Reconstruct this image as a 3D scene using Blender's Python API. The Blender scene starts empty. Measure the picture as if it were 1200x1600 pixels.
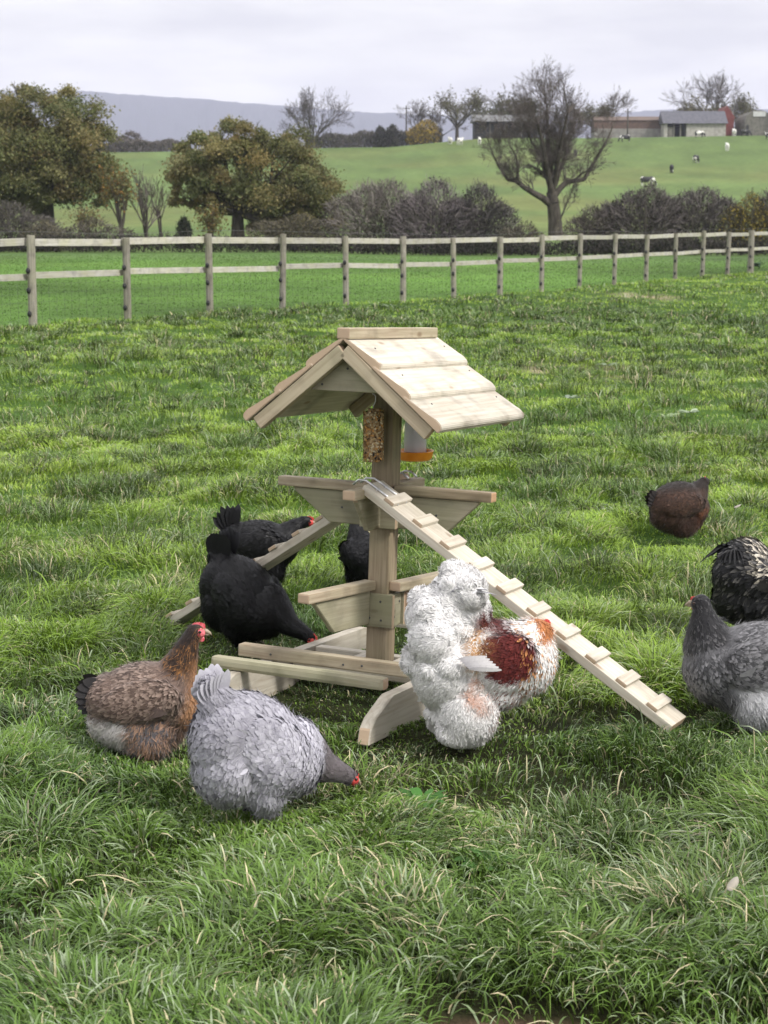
import bpy, bmesh, math, random
import numpy as np
from mathutils import Vector, Matrix, noise as mnoise

PI = math.pi
R = math.radians
scene = bpy.context.scene
col = scene.collection
rng = np.random.default_rng(7)
random.seed(7)

# ------------------------------------------------------------------ camera
F_PX, HORIZON, CAM_H = 2700.0, 340.0, 1.6          # photo pixels (1200 wide)
PITCH = math.atan((800 - HORIZON) / F_PX)
cam = bpy.data.cameras.new("camera")
cam.sensor_fit = 'HORIZONTAL'
cam.sensor_width = 36.0
cam.lens = F_PX / 1200 * 36.0
cam.clip_start = 0.05
cam.clip_end = 20000
cam.dof.use_dof = True
cam.dof.focus_distance = 5.6
cam.dof.aperture_fstop = 13.0
camo = bpy.data.objects.new("camera", cam)
camo.location = (0, 0, CAM_H)
camo.rotation_euler = (PI / 2 - PITCH, 0, 0)
col.objects.link(camo)
scene.camera = camo

# ------------------------------------------------------------------ world, sun, exposure
SUN_EL, SUN_AZ = R(42), R(128)                      # azimuth from +Y clockwise
world = bpy.data.worlds.new("World")
scene.world = world
world.use_nodes = True
nt = world.node_tree
nt.nodes.clear()
def WN(t, **kw):
    n = nt.nodes.new(t)
    for k, v in kw.items():
        setattr(n, k, v)
    return n
w_out = WN('ShaderNodeOutputWorld')
w_bg = WN('ShaderNodeBackground')
w_bg.inputs['Strength'].default_value = 0.1
sky = WN('ShaderNodeTexSky', sky_type='NISHITA', sun_disc=False)
sky.sun_elevation = SUN_EL
sky.sun_rotation = SUN_AZ
sky.dust_density = 3.0
w_tc = WN('ShaderNodeTexCoord')
w_map = WN('ShaderNodeMapping')
w_map.inputs['Scale'].default_value = (3.0, 3.0, 14.0)
w_noise = WN('ShaderNodeTexNoise')
w_noise.inputs['Scale'].default_value = 3.2
w_noise.inputs['Detail'].default_value = 5
w_noise.inputs['Roughness'].default_value = 0.5
w_sep = WN('ShaderNodeSeparateXYZ')
w_ramp = WN('ShaderNodeValToRGB')                   # overcast: grey lavender low down, brighter overhead
cr = w_ramp.color_ramp
cr.elements[0].position = 0.0
cr.elements[0].color = (8.5, 8.25, 7.9, 1)
cr.elements[1].position = 1.0
cr.elements[1].color = (14.5, 14.3, 14.4, 1)
e = cr.elements.new(0.045); e.color = (8.1, 7.85, 7.55, 1)
e = cr.elements.new(0.10); e.color = (6.85, 6.65, 6.55, 1)
e = cr.elements.new(0.3); e.color = (8.0, 7.9, 8.1, 1)
w_cl = WN('ShaderNodeValToRGB')
w_cl.color_ramp.elements[0].position = 0.3
w_cl.color_ramp.elements[0].color = (0.80, 0.80, 0.84, 1)
w_cl.color_ramp.elements[1].position = 0.68
w_cl.color_ramp.elements[1].color = (1.14, 1.14, 1.12, 1)
w_mul = WN('ShaderNodeMix', data_type='RGBA', blend_type='MULTIPLY')
w_mul.inputs[0].default_value = 1.0
w_mix = WN('ShaderNodeMix', data_type='RGBA')
w_mix.inputs[0].default_value = 0.93
L = nt.links.new
L(w_tc.outputs['Generated'], w_map.inputs['Vector'])
L(w_map.outputs[0], w_noise.inputs['Vector'])
L(w_tc.outputs['Generated'], w_sep.inputs[0])
L(w_sep.outputs['Z'], w_ramp.inputs[0])
L(w_noise.outputs[0], w_cl.inputs[0])
L(w_ramp.outputs[0], w_mul.inputs[6])
L(w_cl.outputs[0], w_mul.inputs[7])
L(sky.outputs[0], w_mix.inputs[6])
L(w_mul.outputs[2], w_mix.inputs[7])
L(w_mix.outputs[2], w_bg.inputs['Color'])
L(w_bg.outputs[0], w_out.inputs['Surface'])

sun = bpy.data.lights.new("sun", 'SUN')
sun.energy = 2.3
sun.angle = R(11)
sun.color = (1.0, 0.965, 0.92)
suno = bpy.data.objects.new("sun", sun)
sd = Vector((math.sin(SUN_AZ) * math.cos(SUN_EL), math.cos(SUN_AZ) * math.cos(SUN_EL), math.sin(SUN_EL)))
suno.rotation_euler = sd.to_track_quat('Z', 'Y').to_euler()
suno.location = (5, -5, 10)
col.objects.link(suno)

scene.view_settings.view_transform = 'Standard'
scene.view_settings.look = 'None'
scene.view_settings.exposure = 0.70
scene.view_settings.gamma = 1.0
scene.cycles.max_bounces = 6
scene.cycles.diffuse_bounces = 3
scene.cycles.volume_bounces = 1
scene.cycles.use_denoising = True

# ------------------------------------------------------------------ helpers
def tag(o, label=None, cat=None, group=None, kind=None):
    if label: o['label'] = label
    if cat: o['category'] = cat
    if group: o['group'] = group
    if kind: o['kind'] = kind
    return o

def empty(name, loc=(0, 0, 0), rz=0.0):
    o = bpy.data.objects.new(name, None)
    o.empty_display_size = 0.1
    o.location = loc
    o.rotation_euler = (0, 0, rz)
    col.objects.link(o)
    return o

def link(name, me, mat=None, parent=None):
    o = bpy.data.objects.new(name, me)
    if mat is not None:
        me.materials.clear()
        for m in (mat if isinstance(mat, (list, tuple)) else [mat]):
            me.materials.append(m)
    col.objects.link(o)
    if parent is not None:
        o.parent = parent
    return o

def from_bm(name, bm, mat, parent=None, smooth=False):
    me = bpy.data.meshes.new(name)
    bmesh.ops.recalc_face_normals(bm, faces=bm.faces)
    bm.to_mesh(me); bm.free()
    if smooth:
        me.polygons.foreach_set('use_smooth', [True] * len(me.polygons))
    return link(name, me, mat, parent)

def copy_tree(o, parent=None):
    c = o.copy(); col.objects.link(c); c.parent = parent
    for ch in list(o.children):
        copy_tree(ch, c)
    return c

def ray_at(px, py, D):
    """Point of the place that the photo shows at pixel (px, py), D metres away along the ground."""
    cp, sp = math.cos(PITCH), math.sin(PITCH)
    u = (800 - py) / F_PX; r = (px - 600) / F_PX
    dy = cp + u * sp; dz = -sp + u * cp
    t = D / dy
    return Vector((r * t, D, CAM_H + dz * t))

def ground_D(py, z=0.0):
    return (CAM_H - z) / math.tan(math.atan((py - 800) / F_PX) + PITCH)

def on_ground(px, py):
    D = ground_D(py)
    p = ray_at(px, py, D)
    return Vector((p.x, p.y, 0))

# value noise
_tab = np.random.default_rng(3).random((256, 256)).astype(np.float32)
def vn(x, y, seed=0):
    x = np.asarray(x, np.float64) + seed * 17.37; y = np.asarray(y, np.float64) + seed * 9.71
    xi = np.floor(x).astype(np.int64); yi = np.floor(y).astype(np.int64)
    fx = x - xi; fy = y - yi
    fx = fx * fx * (3 - 2 * fx); fy = fy * fy * (3 - 2 * fy)
    a = _tab[xi & 255, yi & 255]; b = _tab[(xi + 1) & 255, yi & 255]
    c = _tab[xi & 255, (yi + 1) & 255]; d = _tab[(xi + 1) & 255, (yi + 1) & 255]
    return (a * (1 - fx) + b * fx) * (1 - fy) + (c * (1 - fx) + d * fx) * fy
def fbm(x, y, seed=0, o=3):
    s = 0; a = 1; t = 0
    for k in range(o):
        s = s + a * vn(x * 2 ** k, y * 2 ** k, seed + k); t += a; a *= .5
    return s / t
def sst(a, b, x):
    t = np.clip((np.asarray(x, float) - a) / (b - a), 0, 1)
    return t * t * (3 - 2 * t)

# terrain height
FA, FB = np.array([-4.86, 24.0]), np.array([10.8, 51.4])   # the fence line
_fd = (FB - FA) / np.linalg.norm(FB - FA)
def beyond_fence(x, y):
    """signed distance beyond the fence (positive in the paddock)"""
    return -(np.asarray(x) - FA[0]) * _fd[1] + (np.asarray(y) - FA[1]) * _fd[0]
def tussock(x, y):
    x = np.asarray(x, float); y = np.asarray(y, float)
    wx = x + .25 * (vn(x / .5, y / .5, 31) - .5); wy = y + .25 * (vn(x / .5, y / .5, 37) - .5)
    a = sst(.42, .82, vn(wx / .42, wy / .42, 1)); b = sst(.5, .9, vn(wx / .2, wy / .2, 5))
    return np.clip(.75 * a + .35 * b, 0, 1)
_fx = [-80, -42, 0, 17, 44, 90]; _fv = [.80, .83, .88, .985, 1.0, 1.03]
def base_z(x, y):
    x = np.asarray(x, float); y = np.asarray(y, float)
    z = .13 * sst(8, 24, y) * sst(3, -5, x)
    yy = np.clip(y, 75, 300)
    fac = np.interp(x / np.maximum(y, 1) * 300, _fx, _fv)
    zz = 3.06e-4 * (yy - 75) ** 2
    # round the crest off, then let the land drop away behind it
    zz = np.where(yy > 280, 3.06e-4 * 205 ** 2 + (zz - 3.06e-4 * 205 ** 2) * (1 - .12 * sst(280, 300, yy)), zz)
    zz = zz * (1 - 1.35 * sst(345, 900, y))
    return z + zz * fac * np.where(y > 75, 1, 0)
def bump(x, y):
    x = np.asarray(x, float); y = np.asarray(y, float)
    r = np.hypot(x, y)
    f = (1 - sst(-.5, .6, beyond_fence(x, y))) * (1 - sst(45, 60, r))
    b = .055 * (tussock(x, y) - .3) + .03 * (fbm(x / 1.6, y / 1.6, 9) - .5)
    return b * f
def gz(x, y):
    return base_z(x, y) + bump(x, y)

# ------------------------------------------------------------------ materials
def new_mat(name):
    m = bpy.data.materials.new(name); m.use_nodes = True
    n = m.node_tree.nodes; n.clear()
    out = n.new('ShaderNodeOutputMaterial'); b = n.new('ShaderNodeBsdfPrincipled')
    m.node_tree.links.new(b.outputs[0], out.inputs[0])
    return m, m.node_tree, b, out

def noisy(name, c1, c2, scale=8, rough=.8, detail=4, bump_s=0, stretch=(1, 1, 1), lo=.35, hi=.65, spec=.3, coords='Object', metallic=0):
    m, t, b, out = new_mat(name)
    tc = t.nodes.new('ShaderNodeTexCoord'); mp = t.nodes.new('ShaderNodeMapping')
    mp.inputs['Scale'].default_value = stretch
    nz = t.nodes.new('ShaderNodeTexNoise'); nz.inputs['Scale'].default_value = scale; nz.inputs['Detail'].default_value = detail
    rp = t.nodes.new('ShaderNodeValToRGB')
    rp.color_ramp.elements[0].position = lo; rp.color_ramp.elements[0].color = (*c1, 1)
    rp.color_ramp.elements[1].position = hi; rp.color_ramp.elements[1].color = (*c2, 1)
    k = t.links.new
    k(tc.outputs[coords], mp.inputs[0]); k(mp.outputs[0], nz.inputs['Vector']); k(nz.outputs[0], rp.inputs[0]); k(rp.outputs[0], b.inputs['Base Color'])
    b.inputs['Roughness'].default_value = rough; b.inputs['Specular IOR Level'].default_value = spec; b.inputs['Metallic'].default_value = metallic
    if bump_s:
        bp = t.nodes.new('ShaderNodeBump'); bp.inputs['Strength'].default_value = bump_s; bp.inputs['Distance'].default_value = .01
        k(nz.outputs[0], bp.inputs['Height']); k(bp.outputs[0], b.inputs['Normal'])
    return m

def attr_mat(name, rough=.6, spec=.3, trans=0.0, sheen=0.0, noise_amt=0.0, noise_scale=60):
    """colour comes from the painted pigment of each leaf, blade or feather"""
    m, t, b, out = new_mat(name)
    a = t.nodes.new('ShaderNodeAttribute'); a.attribute_name = 'Col'
    k = t.links.new
    src = a.outputs['Color']
    if noise_amt:
        tc = t.nodes.new('ShaderNodeTexCoord')
        nz = t.nodes.new('ShaderNodeTexNoise'); nz.inputs['Scale'].default_value = noise_scale; nz.inputs['Detail'].default_value = 3
        k(tc.outputs['Object'], nz.inputs['Vector'])
        mr = t.nodes.new('ShaderNodeMapRange'); mr.inputs[3].default_value = 1 - noise_amt; mr.inputs[4].default_value = 1 + noise_amt
        k(nz.outputs[0], mr.inputs[0])
        mx = t.nodes.new('ShaderNodeMix'); mx.data_type = 'RGBA'; mx.blend_type = 'MULTIPLY'; mx.inputs[0].default_value = 1
        k(a.outputs['Color'], mx.inputs[6]); k(mr.outputs[0], mx.inputs[7]); src = mx.outputs[2]
    k(src, b.inputs['Base Color'])
    b.inputs['Roughness'].default_value = rough; b.inputs['Specular IOR Level'].default_value = spec
    if sheen:
        b.inputs['Sheen Weight'].default_value = sheen
    if trans:
        tr = t.nodes.new('ShaderNodeBsdfTranslucent'); k(src, tr.inputs['Color'])
        ms = t.nodes.new('ShaderNodeMixShader'); ms.inputs[0].default_value = trans
        k(b.outputs[0], ms.inputs[1]); k(tr.outputs[0], ms.inputs[2]); k(ms.outputs[0], out.inputs[0])
    return m

def wood(name, c_light, c_dark, c_end, knots=True, green=(.30, .30, .18), gmix=.25):
    """sawn softwood, grain along the object's X axis, orange end grain"""
    m, t, b, out = new_mat(name)
    k = t.links.new
    tc = t.nodes.new('ShaderNodeTexCoord')
    oi = t.nodes.new('ShaderNodeObjectInfo')
    ad = t.nodes.new('ShaderNodeVectorMath'); ad.operation = 'ADD'
    cb = t.nodes.new('ShaderNodeCombineXYZ')
    ml = t.nodes.new('ShaderNodeMath'); ml.operation = 'MULTIPLY'; ml.inputs[1].default_value = 37.0
    k(oi.outputs['Random'], ml.inputs[0]); k(ml.outputs[0], cb.inputs[0]); k(ml.outputs[0], cb.inputs[1]); k(ml.outputs[0], cb.inputs[2])
    k(tc.outputs['Object'], ad.inputs[0]); k(cb.outputs[0], ad.inputs[1])
    mp = t.nodes.new('ShaderNodeMapping'); mp.inputs['Scale'].default_value = (1.2, 22, 22)
    k(ad.outputs[0], mp.inputs[0])
    nz = t.nodes.new('ShaderNodeTexNoise'); nz.inputs['Scale'].default_value = 3.2; nz.inputs['Detail'].default_value = 6; nz.inputs['Distortion'].default_value = .6
    k(mp.outputs[0], nz.inputs['Vector'])
    rp = t.nodes.new('ShaderNodeValToRGB')
    rp.color_ramp.elements[0].position = .32; rp.color_ramp.elements[0].color = (*c_dark, 1)
    rp.color_ramp.elements[1].position = .62; rp.color_ramp.elements[1].color = (*c_light, 1)
    k(nz.outputs[0], rp.inputs[0])
    # broad blotches of green preservative
    n2 = t.nodes.new('ShaderNodeTexNoise'); n2.inputs['Scale'].default_value = 5; n2.inputs['Detail'].default_value = 3
    k(ad.outputs[0], n2.inputs['Vector'])
    r2 = t.nodes.new('ShaderNodeMapRange'); r2.inputs[1].default_value = .35; r2.inputs[2].default_value = .75; r2.inputs[4].default_value = gmix * 2
    k(n2.outputs[0], r2.inputs[0])
    m1 = t.nodes.new('ShaderNodeMix'); m1.data_type = 'RGBA'
    k(r2.outputs[0], m1.inputs[0]); k(rp.outputs[0], m1.inputs[6]); m1.inputs[7].default_value = (*green, 1)
    last = m1.outputs[2]
    if knots:
        mk = t.nodes.new('ShaderNodeMapping'); mk.inputs['Scale'].default_value = (5.5, 13, 13)
        k(ad.outputs[0], mk.inputs[0])
        vo = t.nodes.new('ShaderNodeTexVoronoi'); vo.inputs['Scale'].default_value = 1.0; vo.inputs['Randomness'].default_value = 1
        k(mk.outputs[0], vo.inputs['Vector'])
        rk = t.nodes.new('ShaderNodeMapRange'); rk.inputs[1].default_value = .07; rk.inputs[2].default_value = .17; rk.inputs[3].default_value = .75; rk.inputs[4].default_value = 0
        k(vo.outputs['Distance'], rk.inputs[0])
        m2 = t.nodes.new('ShaderNodeMix'); m2.data_type = 'RGBA'
        k(rk.outputs[0], m2.inputs[0]); k(last, m2.inputs[6]); m2.inputs[7].default_value = (c_dark[0] * .55, c_dark[1] * .45, c_dark[2] * .38, 1)
        last = m2.outputs[2]
    # every board a little lighter or darker, with damp stains
    vr = t.nodes.new('ShaderNodeMapRange'); vr.inputs[3].default_value = .84; vr.inputs[4].default_value = 1.1
    k(oi.outputs['Random'], vr.inputs[0])
    n4 = t.nodes.new('ShaderNodeTexNoise'); n4.inputs['Scale'].default_value = 9; n4.inputs['Detail'].default_value = 5
    k(ad.outputs[0], n4.inputs['Vector'])
    r4 = t.nodes.new('ShaderNodeMapRange'); r4.inputs[1].default_value = .5; r4.inputs[2].default_value = .72; r4.inputs[3].default_value = 1.0; r4.inputs[4].default_value = .66
    k(n4.outputs[0], r4.inputs[0])
    mm = t.nodes.new('ShaderNodeMath'); mm.operation = 'MULTIPLY'; k(vr.outputs[0], mm.inputs[0]); k(r4.outputs[0], mm.inputs[1])
    m5 = t.nodes.new('ShaderNodeMix'); m5.data_type = 'RGBA'; m5.blend_type = 'MULTIPLY'; m5.inputs[0].default_value = 1
    k(last, m5.inputs[6]); k(mm.outputs[0], m5.inputs[7]); last = m5.outputs[2]
    # end grain
    sx = t.nodes.new('ShaderNodeSeparateXYZ'); k(tc.outputs['Normal'], sx.inputs[0])
    ab = t.nodes.new('ShaderNodeMath'); ab.operation = 'ABSOLUTE'; k(sx.outputs['X'], ab.inputs[0])
    gt = t.nodes.new('ShaderNodeMath'); gt.operation = 'GREATER_THAN'; gt.inputs[1].default_value = .85; k(ab.outputs[0], gt.inputs[0])
    m3 = t.nodes.new('ShaderNodeMix'); m3.data_type = 'RGBA'
    k(gt.outputs[0], m3.inputs[0]); k(last, m3.inputs[6]); m3.inputs[7].default_value = (*c_end, 1)
    k(m3.outputs[2], b.inputs['Base Color'])
    b.inputs['Roughness'].default_value = .62; b.inputs['Specular IOR Level'].default_value = .25
    bp = t.nodes.new('ShaderNodeBump'); bp.inputs['Strength'].default_value = .25; bp.inputs['Distance'].default_value = .004
    k(nz.outputs[0], bp.inputs['Height']); k(bp.outputs[0], b.inputs['Normal'])
    return m

M = {}
M['wood_pale'] = wood('pale_timber', (.56, .515, .435), (.44, .385, .31), (.46, .345, .24), gmix=.08)
M['wood'] = wood('timber', (.43, .36, .26), (.30, .235, .16), (.42, .31, .215), gmix=.22)
M['wood_green'] = wood('treated_timber', (.36, .33, .24), (.26, .23, .155), (.42, .31, .215), gmix=.35)
M['wood_post'] = wood('post_timber', (.33, .26, .18), (.19, .14, .09), (.42, .26, .15), gmix=.2)
M['wood_rail'] = wood('weathered_rail', (.48, .46, .42), (.34, .32, .285), (.4, .36, .3), gmix=.2, green=(.36, .36, .13), knots=False)
M['wood_fencepost'] = wood('weathered_post', (.31, .285, .245), (.19, .17, .14), (.3, .27, .2), gmix=.2, green=(.22, .23, .12), knots=False)
M['wire'] = noisy('galvanised_wire', (.55, .55, .56), (.75, .75, .76), 40, .35, metallic=.8, spec=.5)
M['dark_metal'] = noisy('dark_metal', (.05, .05, .05), (.09, .09, .09), 40, .5)
M['black_plastic'] = noisy('black_plastic', (.012, .012, .013), (.03, .03, .03), 30, .5)
M['bark'] = noisy('bark', (.035, .03, .024), (.085, .075, .06), 6, .95, stretch=(1, 1, .3), bump_s=.5)
M['bark_pale'] = noisy('pale_bark', (.09, .08, .075), (.16, .15, .14), 5, .95)
M['leaf'] = attr_mat('leaves', .65, .2, .25)
M['twig'] = attr_mat('twigs', .9, .1)
M['grass'] = attr_mat('grass_blades', .45, .25, .15)
M['feather'] = attr_mat('feathers', .75, .22, .0, .15, noise_amt=.18, noise_scale=150)
M['feather_dark'] = attr_mat('dark_feathers', .5, .22, .0, .0, noise_amt=.2, noise_scale=120)
M['comb'] = noisy('comb_skin', (.42, .035, .03), (.62, .09, .08), 120, .5, bump_s=.3)
M['comb_pink'] = noisy('pale_comb_skin', (.55, .07, .09), (.72, .20, .22), 140, .5, bump_s=.3)
M['beak'] = noisy('beak_horn', (.22, .17, .12), (.36, .30, .22), 60, .4)
M['leg_skin'] = noisy('leg_scales', (.10, .09, .07), (.22, .19, .13), 160, .6, bump_s=.4)
M['dark_leg'] = noisy('dark_leg_scales', (.03, .03, .032), (.07, .068, .07), 160, .6, bump_s=.4)
M['eye'] = noisy('eye', (.015, .006, .003), (.03, .01, .005), 60, .15, spec=.6)

# ------------------------------------------------------------------ mesh builders
def strips(name, C, S, Wd, Col, mat, parent=None, tip=True, smooth=True, nrm=None):
    """ribbons: C (N,K,3) centre lines, S (N,K,3) side vectors, Wd (N,K) half widths, Col (N,K,3)"""
    N, K, _ = C.shape
    if tip:
        V = np.empty((N, 2 * (K - 1) + 1, 3)); CC = np.empty((N, 2 * (K - 1) + 1, 3))
        V[:, 0:2 * (K - 1):2] = C[:, :-1] - S[:, :-1] * Wd[:, :-1, None]
        V[:, 1:2 * (K - 1):2] = C[:, :-1] + S[:, :-1] * Wd[:, :-1, None]
        V[:, -1] = C[:, -1]
        CC[:, 0:2 * (K - 1):2] = Col[:, :-1]; CC[:, 1:2 * (K - 1):2] = Col[:, :-1]; CC[:, -1] = Col[:, -1]
        nq = K - 2
    else:
        V = np.empty((N, 2 * K, 3)); CC = np.empty((N, 2 * K, 3))
        V[:, 0::2] = C - S * Wd[..., None]; V[:, 1::2] = C + S * Wd[..., None]
        CC[:, 0::2] = Col; CC[:, 1::2] = Col
        nq = K - 1
    nv = V.shape[1]
    idx = []
    starts = []; tot = 0
    for q in range(nq):
        idx += [2 * q, 2 * q + 1, 2 * q + 3, 2 * q + 2]; starts.append(tot); tot += 4
    if tip:
        idx += [2 * nq, 2 * nq + 1, 2 * nq + 2]; starts.append(tot); tot += 3
    idx = np.array(idx, np.int32); starts = np.array(starts, np.int32)
    I = (idx[None, :] + (np.arange(N, dtype=np.int32) * nv)[:, None]).ravel()
    St = (starts[None, :] + (np.arange(N, dtype=np.int32) * tot)[:, None]).ravel()
    me = bpy.data.meshes.new(name)
    me.vertices.add(N * nv); me.loops.add(N * tot); me.polygons.add(N * len(starts))
    me.vertices.foreach_set('co', V.astype(np.float32).ravel())
    me.loops.foreach_set('vertex_index', I)
    me.polygons.foreach_set('loop_start', St)
    if smooth:
        me.polygons.foreach_set('use_smooth', np.ones(N * len(starts), dtype=bool))
    me.update(calc_edges=True)
    a = me.color_attributes.new('Col', 'FLOAT_COLOR', 'POINT')
    c4 = np.ones((N * nv, 4), np.float32); c4[:, :3] = CC.reshape(-1, 3)
    a.data.foreach_set('color', c4.ravel())
    if nrm is not None:
        me.normals_split_custom_set_from_vertices(np.repeat(nrm, nv, 0).astype(np.float32).tolist())
    return link(name, me, mat, parent)

def unit(v):
    return v / np.maximum(np.linalg.norm(v, axis=-1, keepdims=True), 1e-9)

def add_box(bm, size, mat=None, taper=None):
    r = bmesh.ops.create_cube(bm, size=1.0)
    vs = r['verts']
    for v in vs:
        v.co = Vector((v.co.x * size[0], v.co.y * size[1], v.co.z * size[2]))
    if mat is not None:
        bmesh.ops.transform(bm, matrix=mat, verts=vs)
    return vs

def board(name, parent, a, b, w, t, mat, side=None, roll=0.0, bevel=.003, wob=0.0):
    """a plank from a to b (centre line), w wide across `side`, t thick; its own X axis runs along it"""
    a = Vector(a); b = Vector(b)
    x = (b - a); Ln = x.length; x.normalize()
    s = Vector(side) if side is not None else Vector((0, 0, 1)).cross(x)
    if s.length < 1e-4: s = Vector((0, 1, 0))
    s = (s - x * s.dot(x)).normalized()
    n = x.cross(s)
    bm = bmesh.new()
    add_box(bm, (Ln, w, t))
    if bevel:
        bmesh.ops.bevel(bm, geom=bm.edges[:], offset=bevel, segments=2, affect='EDGES', profile=.6)
    o = from_bm(name, bm, mat, parent)
    o.matrix_local = Matrix(((x.x, s.x, n.x, (a.x + b.x) / 2), (x.y, s.y, n.y, (a.y + b.y) / 2), (x.z, s.z, n.z, (a.z + b.z) / 2), (0, 0, 0, 1)))
    return o

def prism(name, parent, outline, thick, frame, mat, bevel=.003):
    """outline in the frame's XY plane, extruded along its Z, centred"""
    bm = bmesh.new()
    lo = [bm.verts.new((x, y, -thick / 2)) for x, y in outline]
    hi = [bm.verts.new((x, y, thick / 2)) for x, y in outline]
    bm.faces.new(list(reversed(lo))); bm.faces.new(hi)
    n = len(outline)
    for i in range(n):
        bm.faces.new((lo[i], lo[(i + 1) % n], hi[(i + 1) % n], hi[i]))
    if bevel:
        bmesh.ops.bevel(bm, geom=bm.edges[:], offset=bevel, segments=1, affect='EDGES')
    o = from_bm(name, bm, mat, parent)
    o.matrix_local = frame
    return o

def frame_of(o, x, y):
    x = Vector(x).normalized(); y = Vector(y); y = (y - x * y.dot(x)).normalized(); z = x.cross(y)
    return Matrix(((x.x, y.x, z.x, o[0]), (x.y, y.y, z.y, o[1]), (x.z, y.z, z.z, o[2]), (0, 0, 0, 1)))

def tubes(bm, pts, rad, sides=6, cap=True):
    """a tube through pts with radius rad at each"""
    n = len(pts); rings = []
    up = Vector((0, 0, 1))
    prev = None
    for i in range(n):
        d = (pts[min(i + 1, n - 1)] - pts[max(i - 1, 0)])
        if d.length < 1e-9: d = Vector((0, 0, 1))
        d.normalize()
        s = prev if prev is not None else (d.cross(up) if abs(d.z) < .95 else d.cross(Vector((1, 0, 0))))
        s = s - d * s.dot(d)
        if s.length < 1e-6: s = d.orthogonal()
        s.normalize(); prev = s
        t = d.cross(s)
        rings.append([bm.verts.new(pts[i] + (s * math.cos(2 * PI * k / sides) + t * math.sin(2 * PI * k / sides)) * rad[i]) for k in range(sides)])
    for i in range(n - 1):
        for k in range(sides):
            bm.faces.new((rings[i][k], rings[i][(k + 1) % sides], rings[i + 1][(k + 1) % sides], rings[i + 1][k]))
    if cap:
        bm.faces.new(list(reversed(rings[0]))); bm.faces.new(rings[-1])

def lathe(bm, prof, sides=32, mat=None):
    rings = []
    for r, z in prof:
        rings.append([bm.verts.new((max(r, 1e-4) * math.cos(2 * PI * k / sides), max(r, 1e-4) * math.sin(2 * PI * k / sides), z)) for k in range(sides)])
    for i in range(len(rings) - 1):
        for k in range(sides):
            bm.faces.new((rings[i][k], rings[i][(k + 1) % sides], rings[i + 1][(k + 1) % sides], rings[i + 1][k]))
    bm.faces.new(list(reversed(rings[0]))); bm.faces.new(rings[-1])
    if mat is not None:
        bmesh.ops.transform(bm, matrix=mat, verts=[v for r in rings for v in r])

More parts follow.
